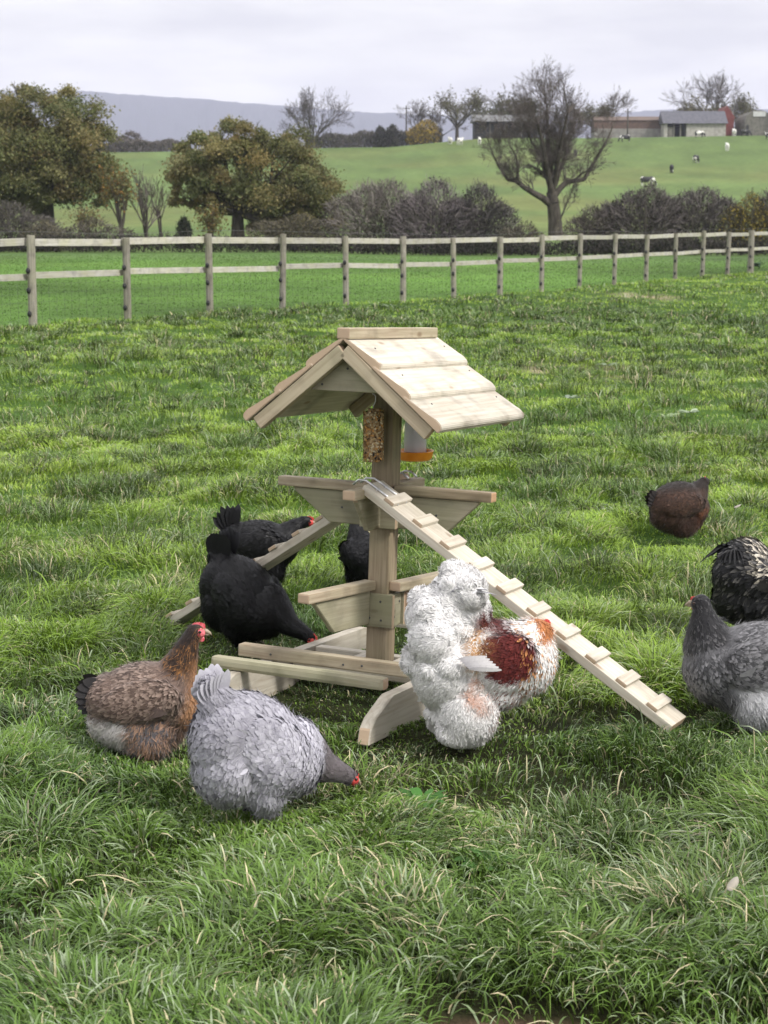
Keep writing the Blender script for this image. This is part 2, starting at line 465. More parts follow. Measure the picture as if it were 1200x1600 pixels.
# ------------------------------------------------------------------ ground
def make_ground():
    ang = np.concatenate([np.arange(-180, -30, 6.), np.arange(-30, -20, 1.), np.arange(-20, 20, .14), np.arange(20, 30, 1.), np.arange(30, 180.1, 6.)])
    ang = np.radians(ang)
    rr = np.concatenate([[0.25], np.exp(np.linspace(math.log(.5), math.log(60), 640)), np.exp(np.linspace(math.log(61), math.log(9000), 230))])
    A, Rr = np.meshgrid(ang, rr)
    X = np.sin(A) * Rr; Y = np.cos(A) * Rr
    Z = base_z(X, np.maximum(Y, -1e9)) + bump(X, Y) - .02
    Z += np.where(Rr > 950, -2.0, 0)
    nr, na = X.shape
    V = np.stack([X, Y, Z], -1).reshape(-1, 3)
    i = np.arange(nr - 1)[:, None] * na + np.arange(na - 1)[None, :]
    Fq = np.stack([i, i + 1, i + na + 1, i + na], -1).reshape(-1, 4)
    Fq = Fq[:, ::-1]
    me = bpy.data.meshes.new('ground')
    me.vertices.add(len(V)); me.loops.add(Fq.size); me.polygons.add(len(Fq))
    me.vertices.foreach_set('co', V.astype(np.float32).ravel())
    me.loops.foreach_set('vertex_index', Fq.astype(np.int32).ravel())
    me.polygons.foreach_set('loop_start', (np.arange(len(Fq)) * 4).astype(np.int32))
    me.polygons.foreach_set('use_smooth', np.ones(len(Fq), bool))
    me.update(calc_edges=True)
    # what grows where: rough pasture, mown paddock, far field, plain beyond
    x, y = V[:, 0], V[:, 1]
    pad = sst(-.3, .3, beyond_fence(x, y)) * (1 - sst(71, 74, y))
    far = sst(72, 78, y)
    n = fbm(x / 3.1, y / 3.1, 4); n2 = fbm(x / 22, y / 22, 14)
    near = (1 - sst(5, 9, np.hypot(x, y)))[:, None]
    rough = (np.array([.024, .026, .011])[None] * near + np.array([.045, .088, .016])[None] * (1 - near)) * (.6 + .8 * n[:, None])
    bare = sst(.62, .72, fbm(x / .35, y / .35, 44)) * np.exp(-(((x - .28) / .35) ** 2 + ((y - 3.28) / .16) ** 2))
    bare = np.clip(bare * 2.2 + 1.2 * np.exp(-(((x - .26) / .22) ** 2 + ((y - 3.27) / .07) ** 2)) - .35, 0, 1)
    rough = rough * (1 - bare[:, None]) + np.array([.20, .12, .085])[None] * bare[:, None]
    padc = np.array([.085, .165, .030])[None] * (.45 + 1.1 * fbm(x / 6, y / 9, 93)[:, None])
    strip = sst(58, 70, y)[:, None] * .5
    padc = padc * (1 - strip) + np.array([.10, .14, .07])[None] * strip
    n3 = fbm(x / 9, y / 14, 24)
    n5 = fbm(x / 2.2, y / 7, 27, 4)
    farc = np.array([.112, .165, .052])[None] * (.50 + .5 * n3[:, None] + .5 * n5[:, None]) * (1 - .35 * n2[:, None]) + np.array([.045, .03, .012])[None] * sst(.45, .8, n2)[:, None]
    plain = np.array([.09, .13, .07])[None]
    for qx, qy, rx_, ry_ in ((985, 580, .34, .5), (860, 575, .3, .4), (1000, 462, .6, 1.2)):
        q = on_ground(qx, qy)
        bb_ = (np.clip(1.6 * np.exp(-(((x - q.x) / rx_) ** 2 + ((y - q.y) / ry_) ** 2)), 0, 1) * sst(.3, .6, fbm(x / .3, y / .5, 47)))[:, None]
        rough = rough * (1 - bb_) + np.array([.30, .25, .16])[None] * bb_
    c = rough * (1 - pad[:, None]) + padc * pad[:, None]
    c = c * (1 - far[:, None]) + farc * far[:, None]
    pl = sst(700, 1000, y)[:, None]
    c = c * (1 - pl) + plain * pl
    a = me.color_attributes.new('Col', 'FLOAT_COLOR', 'POINT')
    c4 = np.ones((len(V), 4), np.float32); c4[:, :3] = c
    a.data.foreach_set('color', c4.ravel())
    m = attr_mat('pasture_soil', .95, .1, noise_amt=.35, noise_scale=1.3)
    t = m.node_tree
    b = [q for q in t.nodes if q.type == 'BSDF_PRINCIPLED'][0]
    tc = t.nodes.new('ShaderNodeTexCoord')
    nz = t.nodes.new('ShaderNodeTexNoise'); nz.inputs['Scale'].default_value = 14; nz.inputs['Detail'].default_value = 6
    t.links.new(tc.outputs['Object'], nz.inputs['Vector'])
    bp = t.nodes.new('ShaderNodeBump'); bp.inputs['Strength'].default_value = .8; bp.inputs['Distance'].default_value = .06
    t.links.new(nz.outputs[0], bp.inputs['Height']); t.links.new(bp.outputs[0], b.inputs['Normal'])
    o = link('ground', me, m)
    tag(o, kind='structure')
make_ground()

def make_hills():
    """the long wooded ridge on the horizon"""
    nx, ny = 420, 40
    az = np.linspace(-26, 26, nx)
    px = 600 + F_PX * np.tan(np.radians(az))
    ys = np.interp(px, [-600, -200, 130, 200, 260, 330, 430, 560, 640, 800, 960, 1030, 1200, 1500, 1900],
                   [160, 150, 152, 156, 160, 165, 173, 183, 187, 190, 184, 180, 178, 182, 186])
    top = (HORIZON - ys) / F_PX
    depth = np.linspace(0, 1, ny)
    V = []; Cc = []
    for j, d in enumerate(depth):
        D = 3300 + 1500 * d
        prof = sst(0, 1, d) ** .8 if d < 1 else 1.0
        zt = top * 4800 + CAM_H
        base = -8.0
        wig = (fbm(az * 2.2, d * 6 + 0 * az, 60) - .5)
        z = base + (zt - base) * prof + wig * 26 * math.sin(PI * d)
        if d > .93:
            z = z + 9 * (fbm(az * 11, 0 * az, 61, 4) - .5) + 7 * (fbm(az * 2.2, 0 * az, 65) - .5)
        x = np.tan(np.radians(az)) * D
        V.append(np.stack([x, np.full(nx, D), z], -1))
        wood_ = np.clip(sst(.30, .44, fbm(az * 1.6, d * 4 + 0 * az, 70) * .45 + .9 * d) + .35, 0, 1)
        cg = np.array([.13, .19, .09]); cw = np.array([.030, .030, .038])
        Cc.append(cg[None] * (1 - wood_[:, None]) + cw[None] * wood_[:, None])
    # back side falls away so that the ridge is solid
    V.append(np.stack([np.tan(np.radians(az)) * 5600, np.full(nx, 5600.), np.full(nx, -8.)], -1)); Cc.append(Cc[-1])
    V = np.array(V); Cc = np.array(Cc)
    nr = V.shape[0]
    i = np.arange(nr - 1)[:, None] * nx + np.arange(nx - 1)[None, :]
    Fq = np.stack([i, i + 1, i + nx + 1, i + nx], -1).reshape(-1, 4)
    me = bpy.data.meshes.new('hills')
    me.from_pydata(V.reshape(-1, 3).tolist(), [], Fq.tolist())
    a = me.color_attributes.new('Col', 'FLOAT_COLOR', 'POINT')
    c4 = np.ones((nr * nx, 4), np.float32); c4[:, :3] = Cc.reshape(-1, 3)
    a.data.foreach_set('color', c4.ravel())
    o = link('hills', me, attr_mat('hill_cover', .95, .05))
    tag(o, kind='structure')
make_hills()

# ------------------------------------------------------------------ grass
def blades(name, x, y, Lm, wm, seg, rs, lean_lo=.25, lean_hi=1.0, mode='rough', out=None, tone=None):
    N = len(x)
    r = np.hypot(x, y)
    T = tussock(x, y)
    e = .04
    gx = (tussock(x + e, y) - tussock(x - e, y)) / (2 * e); gy = (tussock(x, y + e) - tussock(x, y - e)) / (2 * e)
    if mode == 'paddock':
        T = T * 0; gx = gx * 0; gy = gy * 0
    ang = 2 * PI * 1.6 * vn(x / .38, y / .38, 51) + rs.normal(0, 1.05, N)
    dx = np.cos(ang) - .22 * gx; dy = np.sin(ang) - .22 * gy
    dn = np.hypot(dx, dy) + 1e-6; dx /= dn; dy /= dn
    if mode == 'clump':
        T = T * 0 + .5
        ang = np.arctan2(out[1], out[0]) + rs.normal(0, .85, N); dx = np.cos(ang); dy = np.sin(ang)
    patch = fbm(x / .9, y / .9, 71)
    patch2 = fbm(x / 3.5, y / 3.5, 75)
    patch3 = fbm(x / .16, y / .16, 79)
    Ln = Lm * (.38 + .95 * T + .35 * patch) * rs.uniform(.55, 1.25, N)
    tr = trampled(x, y)
    Ln = Ln * (1 - .64 * tr)
    lean = rs.uniform(lean_lo, lean_hi, N) * (.6 + .6 * patch)
    S0 = np.linspace(0, 1, seg + 1)
    hor = (lean[:, None] * S0[None] ** 1.5)
    ver = S0[None] - (.25 + .5 * np.clip(lean, 0, 1))[:, None] * S0[None] ** 2.3
    C = np.empty((N, seg + 1, 3))
    C[..., 0] = x[:, None] + dx[:, None] * hor * Ln[:, None]
    C[..., 1] = y[:, None] + dy[:, None] * hor * Ln[:, None]
    C[..., 2] = gz(x, y)[:, None] - .022 + ver * Ln[:, None]
    sa = ang + PI / 2 + rs.normal(0, .5, N)
    S = np.zeros((N, seg + 1, 3)); S[..., 0] = np.cos(sa)[:, None]; S[..., 1] = np.sin(sa)[:, None]
    S[..., 2] = rs.normal(0, .25, N)[:, None]
    prof = np.interp(S0, [0, .4, .8, 1], [.8, 1, .62, .1])
    Wd = wm[:, None] * prof[None] * rs.uniform(.6, 1.25, N)[:, None]
    # pigment, with silvery sheen highlights painted onto some blades
    g1 = np.array([.185, .300, .030]); g2 = np.array([.045, .110, .022]); g3 = np.array([.260, .350, .062]); g4 = np.array([.018, .042, .012]); st = np.array([.55, .47, .30]); glint = np.array([.30, .36, .235])
    u = rs.random(N)
    pc = 3.2 - 2.4 * sst(7, 12, r)
    a = np.clip(.55 + pc * (patch - .5) + rs.normal(0, .22, N), 0, 1)[:, None]
    c = g1 * a + g2 * (1 - a)
    k = np.clip(1.8 * (patch2 - .42) + rs.normal(0, .15, N), 0, .85)[:, None]
    c = c * (1 - k) + g3 * k
    kd = (np.clip(3.2 * (patch3 - .52), 0, .9) * rs.random(N))[:, None]
    c = c * (1 - kd) + g4 * kd
    if mode == 'paddock':
        c = (np.array([.060, .150, .022])[None] * (1 - patch2[:, None]) + np.array([.135, .200, .050])[None] * patch2[:, None]) * rs.uniform(.6, 1.3, (N, 1)) * (.55 + .9 * fbm(x / 6, y / 9, 93))[:, None]
    elif mode == 'clump':
        cl = np.array([.013, .028, .009]) * (1 - tone[:, None]) + np.array([.110, .205, .032]) * tone[:, None]
        dead = ((rs.random(N) < .07) * rs.uniform(.3, 1, N))[:, None]
        c = c * .22 + cl * .78
        c = c * (1 - dead) + np.array([.26, .22, .16]) * dead
    if mode == 'rough':
        fr = sst(5.5, 12, r)[:, None]
        c = c * (1 - fr) + (c * .62 + np.array([.265, .385, .036]) * .52) * fr
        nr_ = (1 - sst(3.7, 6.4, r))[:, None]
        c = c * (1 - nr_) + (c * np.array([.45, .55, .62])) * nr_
    if mode != 'paddock':
        k2 = ((u > .86 - .06 * (r < 6)) * rs.uniform(.2, .95, N))[:, None]
        c = c * (1 - k2) + glint * k2  # pale glints of glossy blades, put into their colour
        ks = ((rs.random(N) < (.04 + .15 * sst(.52, .75, fbm(x / .6, y / .6, 91))) * (1 - .55 * sst(7, 13, r))) * rs.uniform(.4, 1, N))[:, None]
        c = c * (1 - ks) + st * ks
    c = c * rs.uniform(.78, 1.25, (N, 1))
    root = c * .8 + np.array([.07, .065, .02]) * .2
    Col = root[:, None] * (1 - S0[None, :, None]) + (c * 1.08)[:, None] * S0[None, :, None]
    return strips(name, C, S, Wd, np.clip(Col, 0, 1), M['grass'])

TRAMPLE = [(on_ground(*q), r) for q, r in (((400, 1290), .42), ((230, 1188), .36), ((395, 1010), .36), ((420, 914), .34), ((580, 926), .3), ((1064, 842), .34), ((1222, 1000), .4), ((1165, 1142), .42), ((705, 1156), .40), ((760, 1140), .34), ((600, 1090), .55), ((600, 1020), .6), ((440, 1075), .35), ((1050, 1125), .25))]
def trampled(x, y):
    f = np.zeros(len(x))
    for p, r in TRAMPLE:
        f = np.maximum(f, sst(1.0, .5, np.hypot(x - p.x, y - p.y) / r))
    return f
def scatter(n, r0, r1, half, rs, power=2):
    a = rs.uniform(-half, half, n)
    r = (rs.uniform(r0 ** power, r1 ** power, n)) ** (1 / power)
    return np.sin(a) * r, np.cos(a) * r

def make_grass():
    rs = np.random.default_rng(11)
    half = R(17.5)
    zones = [(2.4, 4.6, 85000, .118, .0025, 4), (4.4, 7.2, 160000, .095, .0021, 4), (6.9, 13, 230000, .078, .0, 3), (12.5, 26, 180000, .068, .0, 2), (25, 56, 120000, .08, .0, 2)]
    first = None
    for i, (r0, r1, n, Lm, w0, seg) in enumerate(zones):
        x, y = scatter(n, r0, r1, half, rs)
        keep = beyond_fence(x, y) < .25
        # thinner where the ground is bare
        b = np.exp(-(((x - .28) / .35) ** 2 + ((y - 3.28) / .14) ** 2))
        keep &= rs.random(n) > b * .97
        for qx, qy, rx_, ry_ in ((985, 580, .34, .5), (860, 575, .3, .4), (1000, 462, .6, 1.2)):
            q = on_ground(qx, qy)
            keep &= rs.random(n) > .9 * np.exp(-(((x - q.x) / rx_) ** 2 + ((y - q.y) / ry_) ** 2))
        # tussocks carry more blades than the hollows between them
        keep &= rs.random(n) < (.24 + .9 * tussock(x, y) if i < 2 else .5 + .6 * tussock(x, y))
        x = x[keep]; y = y[keep]
        r = np.hypot(x, y)
        wm = np.maximum(max(w0, .0016), .40 * r / 1728)
        o = blades('grass', x, y, Lm * np.ones(len(x)), wm, seg, rs)
        tag(o, 'rough green pasture grass in tussocks with straw blades', 'grass', kind='stuff')
    # separate clumps of rank, darker grass
    for (r0, r1, nc, m, L0, wmin, sig) in ((2.6, 6.5, 110, 190, .115, .0022, .075), (6, 13, 480, 130, .155, .0, .070), (12.5, 30, 1250, 60, .170, .0, .090), (28, 52, 650, 34, .16, .0, .13)):
        cx, cy = scatter(nc, r0, r1, half, rs)
        k = beyond_fence(cx, cy) < -.2; cx, cy = cx[k], cy[k]; nc = len(cx)
        siz = rs.uniform(.45, 1.35, nc)
        ox = rs.normal(0, sig, (nc, m)) * siz[:, None]; oy = rs.normal(0, sig, (nc, m)) * siz[:, None]
        x = (cx[:, None] + ox).ravel(); y = (cy[:, None] + oy).ravel()
        wm = np.maximum(wmin, .42 * np.hypot(x, y) / 1728)
        o = blades('grass', x, y, np.repeat(L0 * siz, m) * .9, wm, 4 if r1 < 7 else 3, rs, .2, .95, mode='clump', out=(ox.ravel(), oy.ravel()), tone=np.repeat(rs.uniform(0, 1, nc) ** 1.6, m))
        tag(o, 'clumps of longer dark green rank grass in the pasture', 'grass', kind='stuff')
    # the big drooping tussocks close to the camera
    for qx, qy, m, L0, sg in ((1120, 1420, 900, .19, .10), (1180, 1300, 600, .15, .10), (60, 1300, 800, .17, .10), (310, 1420, 600, .12, .10), (860, 1500, 600, .13, .10), (180, 1560, 600, .13, .10), (960, 1330, 500, .12, .10)):
        q = on_ground(qx, qy)
        ox = rs.normal(0, sg, m); oy = rs.normal(0, sg, m)
        o = blades('grass', q.x + ox, q.y + oy, np.full(m, L0), np.full(m, .0021), 5, rs, .5, 1.25, mode='clump', out=(ox, oy), tone=np.full(m, rs.uniform(.1, .75)))
        tag(o, 'big drooping tussock of long dark grass', 'grass', kind='stuff')
    # tall seed stalks and long bent blades
    n = 4200
    x, y = scatter(n, 2.5, 8, half, rs)
    o = blades('grass', x, y, np.full(n, .16), np.maximum(.0024, .40 * np.hypot(x, y) / 1728), 4, rs, .2, .9)
    tag(o, 'long bent grass blades standing above the turf', 'grass', kind='stuff')
    # short paddock turf
    n = 150000
    x, y = scatter(n, 22, 72, half, rs, 1.2)
    k = beyond_fence(x, y) > .1
    x = x[k]; y = y[k]
    o = blades('grass', x, y, np.full(len(x), .055), .45 * np.hypot(x, y) / 1728, 2, rs, .2, .7, mode='paddock')
    tag(o, 'short bright green turf of the paddock behind the fence', 'grass', kind='stuff')
make_grass()

# ------------------------------------------------------------------ fence
def make_fence():
    f = empty('wooden_fence', (float(FA[0]), float(FA[1]), 0))
    tag(f, 'weathered post and two rail fence with wire netting between pasture and paddock', 'fence')
    o0 = np.array([FA[0], FA[1], 0.])
    step = (FB - FA) / 15.0
    rs = random.Random(5)
    pts = []
    for k in range(-2, 18):
        p = FA + step * k
        zb = float(base_z(p[0], p[1]))
        if k == 15: h, w = 1.24, .19
        else: h, w = 1.22 + rs.uniform(-.04, .03), .115 + rs.uniform(-.008, .01)
        pts.append((p[0], p[1], zb, h, w))
    loc = lambda x, y, z: Vector((x - o0[0], y - o0[1], z))
    d = Vector((_fd[0], _fd[1], 0)); nrm = Vector((-_fd[1], _fd[0], 0))     # nrm points into the paddock
    for (x, y, zb, h, w) in pts:
        lean = Vector((rs.uniform(-.02, .03), rs.uniform(-.02, .02), 0))
        bm = bmesh.new()
        n = 7; P = []; Rr = []
        for i in range(n):
            s = i / (n - 1)
            P.append(loc(x, y, zb - .25) + Vector((0, 0, (h + .25) * s)) + lean * s * h)
            Rr.append(w * .5 * (1.04 - .1 * s) * (1 + rs.uniform(-.03, .03)))
        tubes(bm, P, Rr, 9)
        po = from_bm('post', bm, M['wood_fencepost'], f, smooth=False)
        # grain along the post: rotate mesh so that object X is up
        me = po.data
        me.transform(Matrix.Rotation(R(90), 4, 'Y').inverted() @ Matrix.Translation(-P[0]))
        po.matrix_local = Matrix.Translation(P[0]) @ Matrix.Rotation(R(90), 4, 'Y')
        for q in range(3):
            bm = bmesh.new()
            c = loc(x, y, zb + (.75, .48, .16)[q]) - d * (w * .5 + .02) - nrm * .02
            bmesh.ops.create_uvsphere(bm, u_segments=8, v_segments=6, radius=.032, matrix=Matrix.Translation(c) @ Matrix.Diagonal((1, 1, 1.4, 1)))
            from_bm('insulator', bm, M['black_plastic'], f, smooth=True)
    for k in range(len(pts) - 1):
        a = pts[k]; b = pts[k + 1]
        for zt, hh in ((1.13, .10), (.68, .09)):
            za = a[2] + zt + rs.uniform(-.02, .02); zb_ = b[2] + zt + rs.uniform(-.02, .02)
            off = nrm * (.06 + .012)
            board('rail', f, loc(a[0], a[1], za) + off + d * .012, loc(b[0], b[1], zb_) + off - d * .012, .036, hh, M['wood_rail'], side=nrm, bevel=.004)
    # wire netting between ground and lower rail, plus a top wire
    bm = bmesh.new()
    A = pts[0]; B = pts[-1]
    tot = (Vector(B[:2]) - Vector(A[:2])).length
    for zz in (.08, .2, .32, .44, .56):
        P = [loc(p[0], p[1], p[2] + zz) - nrm * .065 for p in pts]
        tubes(bm, P, [.0013] * len(P), 3, cap=False)
    nvert = int(tot / .16)
    for i in range(nvert):
        s = i / nvert * (len(pts) - 1); k = int(s); fr = s - k
        a = pts[k]; b = pts[k + 1]
        x = a[0] + (b[0] - a[0]) * fr; y = a[1] + (b[1] - a[1]) * fr; z = a[2] + (b[2] - a[2]) * fr
        tubes(bm, [loc(x, y, z + .02) - nrm * .065, loc(x, y, z + .6) - nrm * .065], [.0016] * 2, 3, cap=False)
    from_bm('wire_mesh', bm, M['dark_metal'], f)
    bm = bmesh.new()
    P = [loc(p[0], p[1], p[2] + p[3] + .05) for p in pts]
    tubes(bm, P, [.003] * len(P), 3, cap=False)
    from_bm('top_wire', bm, M['dark_metal'], f)
make_fence()

# ------------------------------------------------------------------ perch stand
ST_POS = Vector((-.017, 5.876, 0.0))
ST_M = Matrix.Rotation(-.047, 4, 'X') @ Matrix.Rotation(.032, 4, 'Y') @ Matrix.Rotation(-.442, 4, 'Z')
stand = empty('perch_stand', ST_POS)
stand.matrix_world = Matrix.Translation(ST_POS) @ ST_M
tag(stand, 'pale timber poultry perch stand with a pitched roof on a central post', 'perch stand')
def st_world(p):
    return stand.matrix_world @ Vector(p)
bpy.context.view_layer.update()

def make_stand():
    W = M['wood']; G = M['wood_green']; PALE = M['wood_pale']
    pw = .076
    board('post', stand, (0, 0, .03), (0, 0, 1.135), pw, pw, M['wood_post'], side=(0, 1, 0), bevel=.004)
    # ---- upper perches
    zt = .694; th = .034; wd = .048
    def perch(d, r0, r1, z, off=0.0, mat=W):
        d = Vector(d); s = Vector((-d.y, d.x, 0))
        return board('perch', stand, d * r0 + s * off + Vector((0, 0, z - th / 2)), d * r1 + s * off + Vector((0, 0, z - th / 2)), wd, th, mat, bevel=.006)
    def bracket(d, r0, rt, rb, ztop, h, off=0.0, mat=G):
        d = Vector(d); s = Vector((-d.y, d.x, 0))
        o = s * off + Vector((0, 0, ztop))
        prism('bracket', stand, [(r0, 0), (r0, -h), (rb, -h), (rt - .02, -.012), (rt - .015, 0)], .022, frame_of(o, d, (0, 0, 1)), mat)
    perch((-1, 0, 0), .042, .412, zt)
    perch((1, 0, 0), .042, .405, zt, mat=M['wood_post'])
    perch((0, -1, 0), .042, .285, zt)
    perch((0, 1, 0), .042, .285, zt)
    bracket((-1, 0, 0), .04, .37, .21, zt - th - .001, .115)
    bracket((1, 0, 0), .04, .37, .24, zt - th - .001, .115)
    bracket((0, -1, 0), .04, .25, .14, zt - th - .001, .115, off=-.0)
    bracket((0, 1, 0), .04, .25, .14, zt - th - .001, .115)
    # boards wrapped round the post at each level
    def collar(z0, z1, mat):
        t = .019; h = z1 - z0; a = pw / 2 + t / 2 + .0005
        for d, ln in (((0, -1, 0), pw + .06), ((1, 0, 0), pw - .002), ((0, 1, 0), pw + .06), ((-1, 0, 0), pw - .002)):
            d = Vector(d); s = Vector((-d.y, d.x, 0))
            board('collar', stand, d * a - s * ln / 2 + Vector((0, 0, (z0 + z1) / 2)), d * a + s * ln / 2 + Vector((0, 0, (z0 + z1) / 2)), t, h, mat, side=d, bevel=.002)
    collar(.545, .655, G)
    # ---- lower perches
    zl = .36; a2 = R(8)
    dl = (-math.sin(a2), -math.cos(a2), 0)
    perch(dl, .045, .44, zl, off=-.02, mat=W)
    perch((-dl[0], -dl[1], 0), -.02, .43, zl, off=-.064, mat=W)
    bracket(dl, .06, .40, .27, zl - th - .001, .118, off=-.02)
    bracket((-dl[0], -dl[1], 0), .06, .40, .27, zl - th - .001, .118, off=-.064)
    collar(.20, .315, G)
    # ---- sledge base: two runners on edge with sloped ends, cross bars on top
    rt = .078
    for x in (-.315, .262):
        # side profile in (y, z); the near end curves down to a foot
        y0, y1 = -.665, .665
        prof = [(y0, -.05), (y0 + .012, .0), (y0 + .045, .030), (y0 + .15, rt - .004), (y0 + .175, rt), (y1 - .175, rt), (y1 - .15, rt - .004), (y1 - .045, .030), (y1 - .012, .0), (y1, -.05)]
        prism('runner', stand, prof, .042, frame_of((x, 0, 0), (0, 1, 0), (0, 0, 1)), PALE, bevel=.004)
    def bar(y, x0, x1, z0, w=.045, h=.045, mat=PALE, rounded=.006):
        return board('crossbar', stand, (x0, y, z0 + h / 2), (x1, y, z0 + h / 2), w, h, mat, side=(0, 1, 0), bevel=rounded)
    bar(-.445, -.41, .235, rt + .001, h=.042, mat=M['wood_green'], rounded=.013)
    bar(-.225, -.43, .40, rt + .001, h=.044, mat=M['wood'])
    bar(.57, -.41, .46, rt + .001, h=.042, mat=PALE, rounded=.012)
    # post frame between the runners
    bar(-.085, -.288, .236, rt - .05, h=.05, w=.045)
    bar(.085, -.288, .236, rt - .05, h=.05, w=.045)
    for x in (-.075, .075):
        board('crossbar', stand, (x, -.061, rt - .024), (x, .061, rt - .024), .045, .048, PALE, bevel=.003)
    # ---- roof
    rz = -(.41 - .442)
    rot = Matrix.Rotation(rz, 3, 'Z')
    roof_zr, rw, rd, rl, roy = 1.199, .329, .273, .40, .012
    sl = math.hypot(rw, rd)
    rt_ = bmesh.new(); rt_.free()
    RX = rot @ Vector((1, 0, 0)); RY = rot @ Vector((0, 1, 0)); Z = Vector((0, 0, 1))
    O = RY * roy + Z * roof_zr
    roof = empty('roof'); roof.parent = stand
    for sgn in (1, -1):
        down = (RX * sgn * rw - Z * rd).normalized()
        nrm = down.cross(RY) * (-sgn); nrm = nrm if nrm.z > 0 else -nrm
        wid = sl / 3 + .022
        for i in range(3):
            s0 = sl / 3 * i
            tilt = .026
            a = O + down * (s0 + wid / 2 - .002) - nrm * (.012 - .010)
            # each board laps over the one below it: wedge-shaped
            bm = bmesh.new()
            Lr = rl * 2 + .01 * (i - 1)
            hw = wid / 2
            prof = [(-hw, -.004), (hw, -.004), (hw + .001, .014), (hw - .008, .023), (hw - .03, .0255), (hw * .2, .019), (-hw, .006)]
            lo = [bm.verts.new((-Lr / 2, p, q)) for p, q in prof]; hi = [bm.verts.new((Lr / 2, p, q)) for p, q in prof]
            bm.faces.new(lo); bm.faces.new(list(reversed(hi)))
            for k in range(len(prof)):
                bm.faces.new((lo[k], lo[(k + 1) % len(prof)], hi[(k + 1) % len(prof)], hi[k]))
            bmesh.ops.bevel(bm, geom=bm.edges[:], offset=.0025, segments=2, affect='EDGES')
            o = from_bm('roof_board', bm, PALE, roof)
            o.matrix_local = frame_of(a + nrm * (.001 * i), RY, down) if (RY.cross(down)).dot(nrm) > 0 else frame_of(a + nrm * (.001 * i), -RY, down)
        # rafters under both gable ends
        for yy in (-rl + .022, rl - .022):
            a = O + RY * yy - nrm * .030 + down * .028
            b = O + RY * yy - nrm * .030 + down * (sl - .004)
            board('rafter', roof, a, b, .036, .045, W, side=RY, bevel=.003)
    # ridge cap
    board('ridge_cap', roof, O - RY * (rl - .004) + Z * .014, O + RY * (rl - .03) + Z * .014, .046, .036, M['wood'], side=RX, bevel=.004)
    # gable boards
    for yy in (-rl + .055, rl - .055):
        hgt = .165; hw = hgt / rd * rw
        prism('gable_board', roof, [(0, -.052), (hw - .035, -hgt - .01), (-hw + .035, -hgt - .01)], .018, frame_of(O + RY * yy, RX, Z), G, bevel=.002)
    # ridge beam down the middle carries the post
    board('ridge_beam', roof, O - RY * (rl - .07) - Z * .082, O + RY * (rl - .07) - Z * .082, .04, .05, M['wood_green'], side=RX, bevel=.002)
    return RX, RY, O
RX, RY, RO = make_stand()
bpy.context.view_layer.update()

# ---- ramps
def make_ramp(top, foot, n, label, wire_back):
    top = Vector(top); foot = Vector(foot)
    r = empty('ramp', foot)
    tag(r, label, 'ramp', 'ramps hooked onto the perch stand')
    d = (top - foot); Ln = d.length; d.normalize()
    s = Vector((0, 0, 1)).cross(d).normalized()
    nrm = d.cross(s); nrm = nrm if nrm.z > 0 else -nrm
    w = .122
    board('plank', r, -d * .015, d * Ln, w, .030, M['wood_pale'], side=s, bevel=.003)
    for i in range(n):
        u = Ln * (.055 + .86 * i / (n - 1))
        c = d * u + nrm * (.015 + .0072)
        rr = random.Random(i + n)
        j = rr.uniform(-.006, .006)
        board('rung', r, c - s * (w * .5 + .002 + j), c + s * (w * .5 - .002 + j),   .040, .0135, M['wood_pale'], side=d, bevel=.003)
    for k in (-.028, .028):
        bm = bmesh.new()
        a = d * (Ln - .13) + nrm * .019 + s * k
        P = [a, a + d * .10, d * (Ln - .02) + nrm * .019 + s * k, d * (Ln + .015) + nrm * .017 + s * k * .95, d * (Ln + .04) + nrm * .002 + s * k * .9, d * (Ln + .05) - nrm * .025 + s * k * .9]
        tubes(bm, P, [.0042] * len(P), 7)
        for q in (.02, .09):
            c = a + d * q
            tubes(bm, [c - s * .010 + nrm * -.004, c + nrm * .006, c + s * .010 - nrm * .004], [.0022] * 3, 5)
        from_bm('wire_hook', bm, M['wire'], r, smooth=True)
    return r
t1 = st_world((.02, -.155, .70))
f1 = ray_at(1052, 1128, ground_D(1128, .05)); f1.z = .05
make_ramp(t1, f1, 10, 'pale cleated ramp sloping down to the grass in front of the white rooster', False)
t2 = st_world((-.02, .16, .70))
f2 = ray_at(266, 976, ground_D(976, .0)); f2.z = .0
make_ramp(t2, f2, 10, 'cleated ramp sloping down behind the black pecking hen', False)

# ---- hanging seed block and drinker
def screws(parent, pts, nrm, r=.0042):
    for p in pts:
        bm = bmesh.new()
        q = Vector(nrm).normalized().to_track_quat('Z', 'Y').to_matrix().to_4x4()
        bmesh.ops.create_cone(bm, cap_ends=True, segments=10, radius1=r, radius2=r * .8, depth=.0022, matrix=Matrix.Translation(p) @ q)
        from_bm('screw', bm, M['dark_metal'], parent)
screws(stand, [(-.018, -.0595, .23), (.022, -.0595, .29), (-.024, -.0595, .285), (.026, -.0595, .225)], (0, -1, 0))
screws(stand, [(-.02, -.0595, .575), (.022, -.0595, .63)], (0, -1, 0))
screws(stand, [(.0595, -.02, .235), (.0595, .02, .285)], (1, 0, 0))
screws(stand, [(-.10, -.0122, .625), (-.16, -.0122, .60), (.12, -.0122, .62), (.2, -.0122, .60)], (0, -1, 0))
screws(stand, [(-.30, -.249, .10), (.05, -.2485, .102), (-.02, -.249, .098), (.25, -.249, .10)], (0, -1, 0))
_g = RO - RY * (.40 - .055 + .0105)
screws(stand, [_g + RX * .0 - Vector((0, 0, .10)), _g + RX * .09 - Vector((0, 0, .155)), _g - RX * .09 - Vector((0, 0, .155))], -RY)
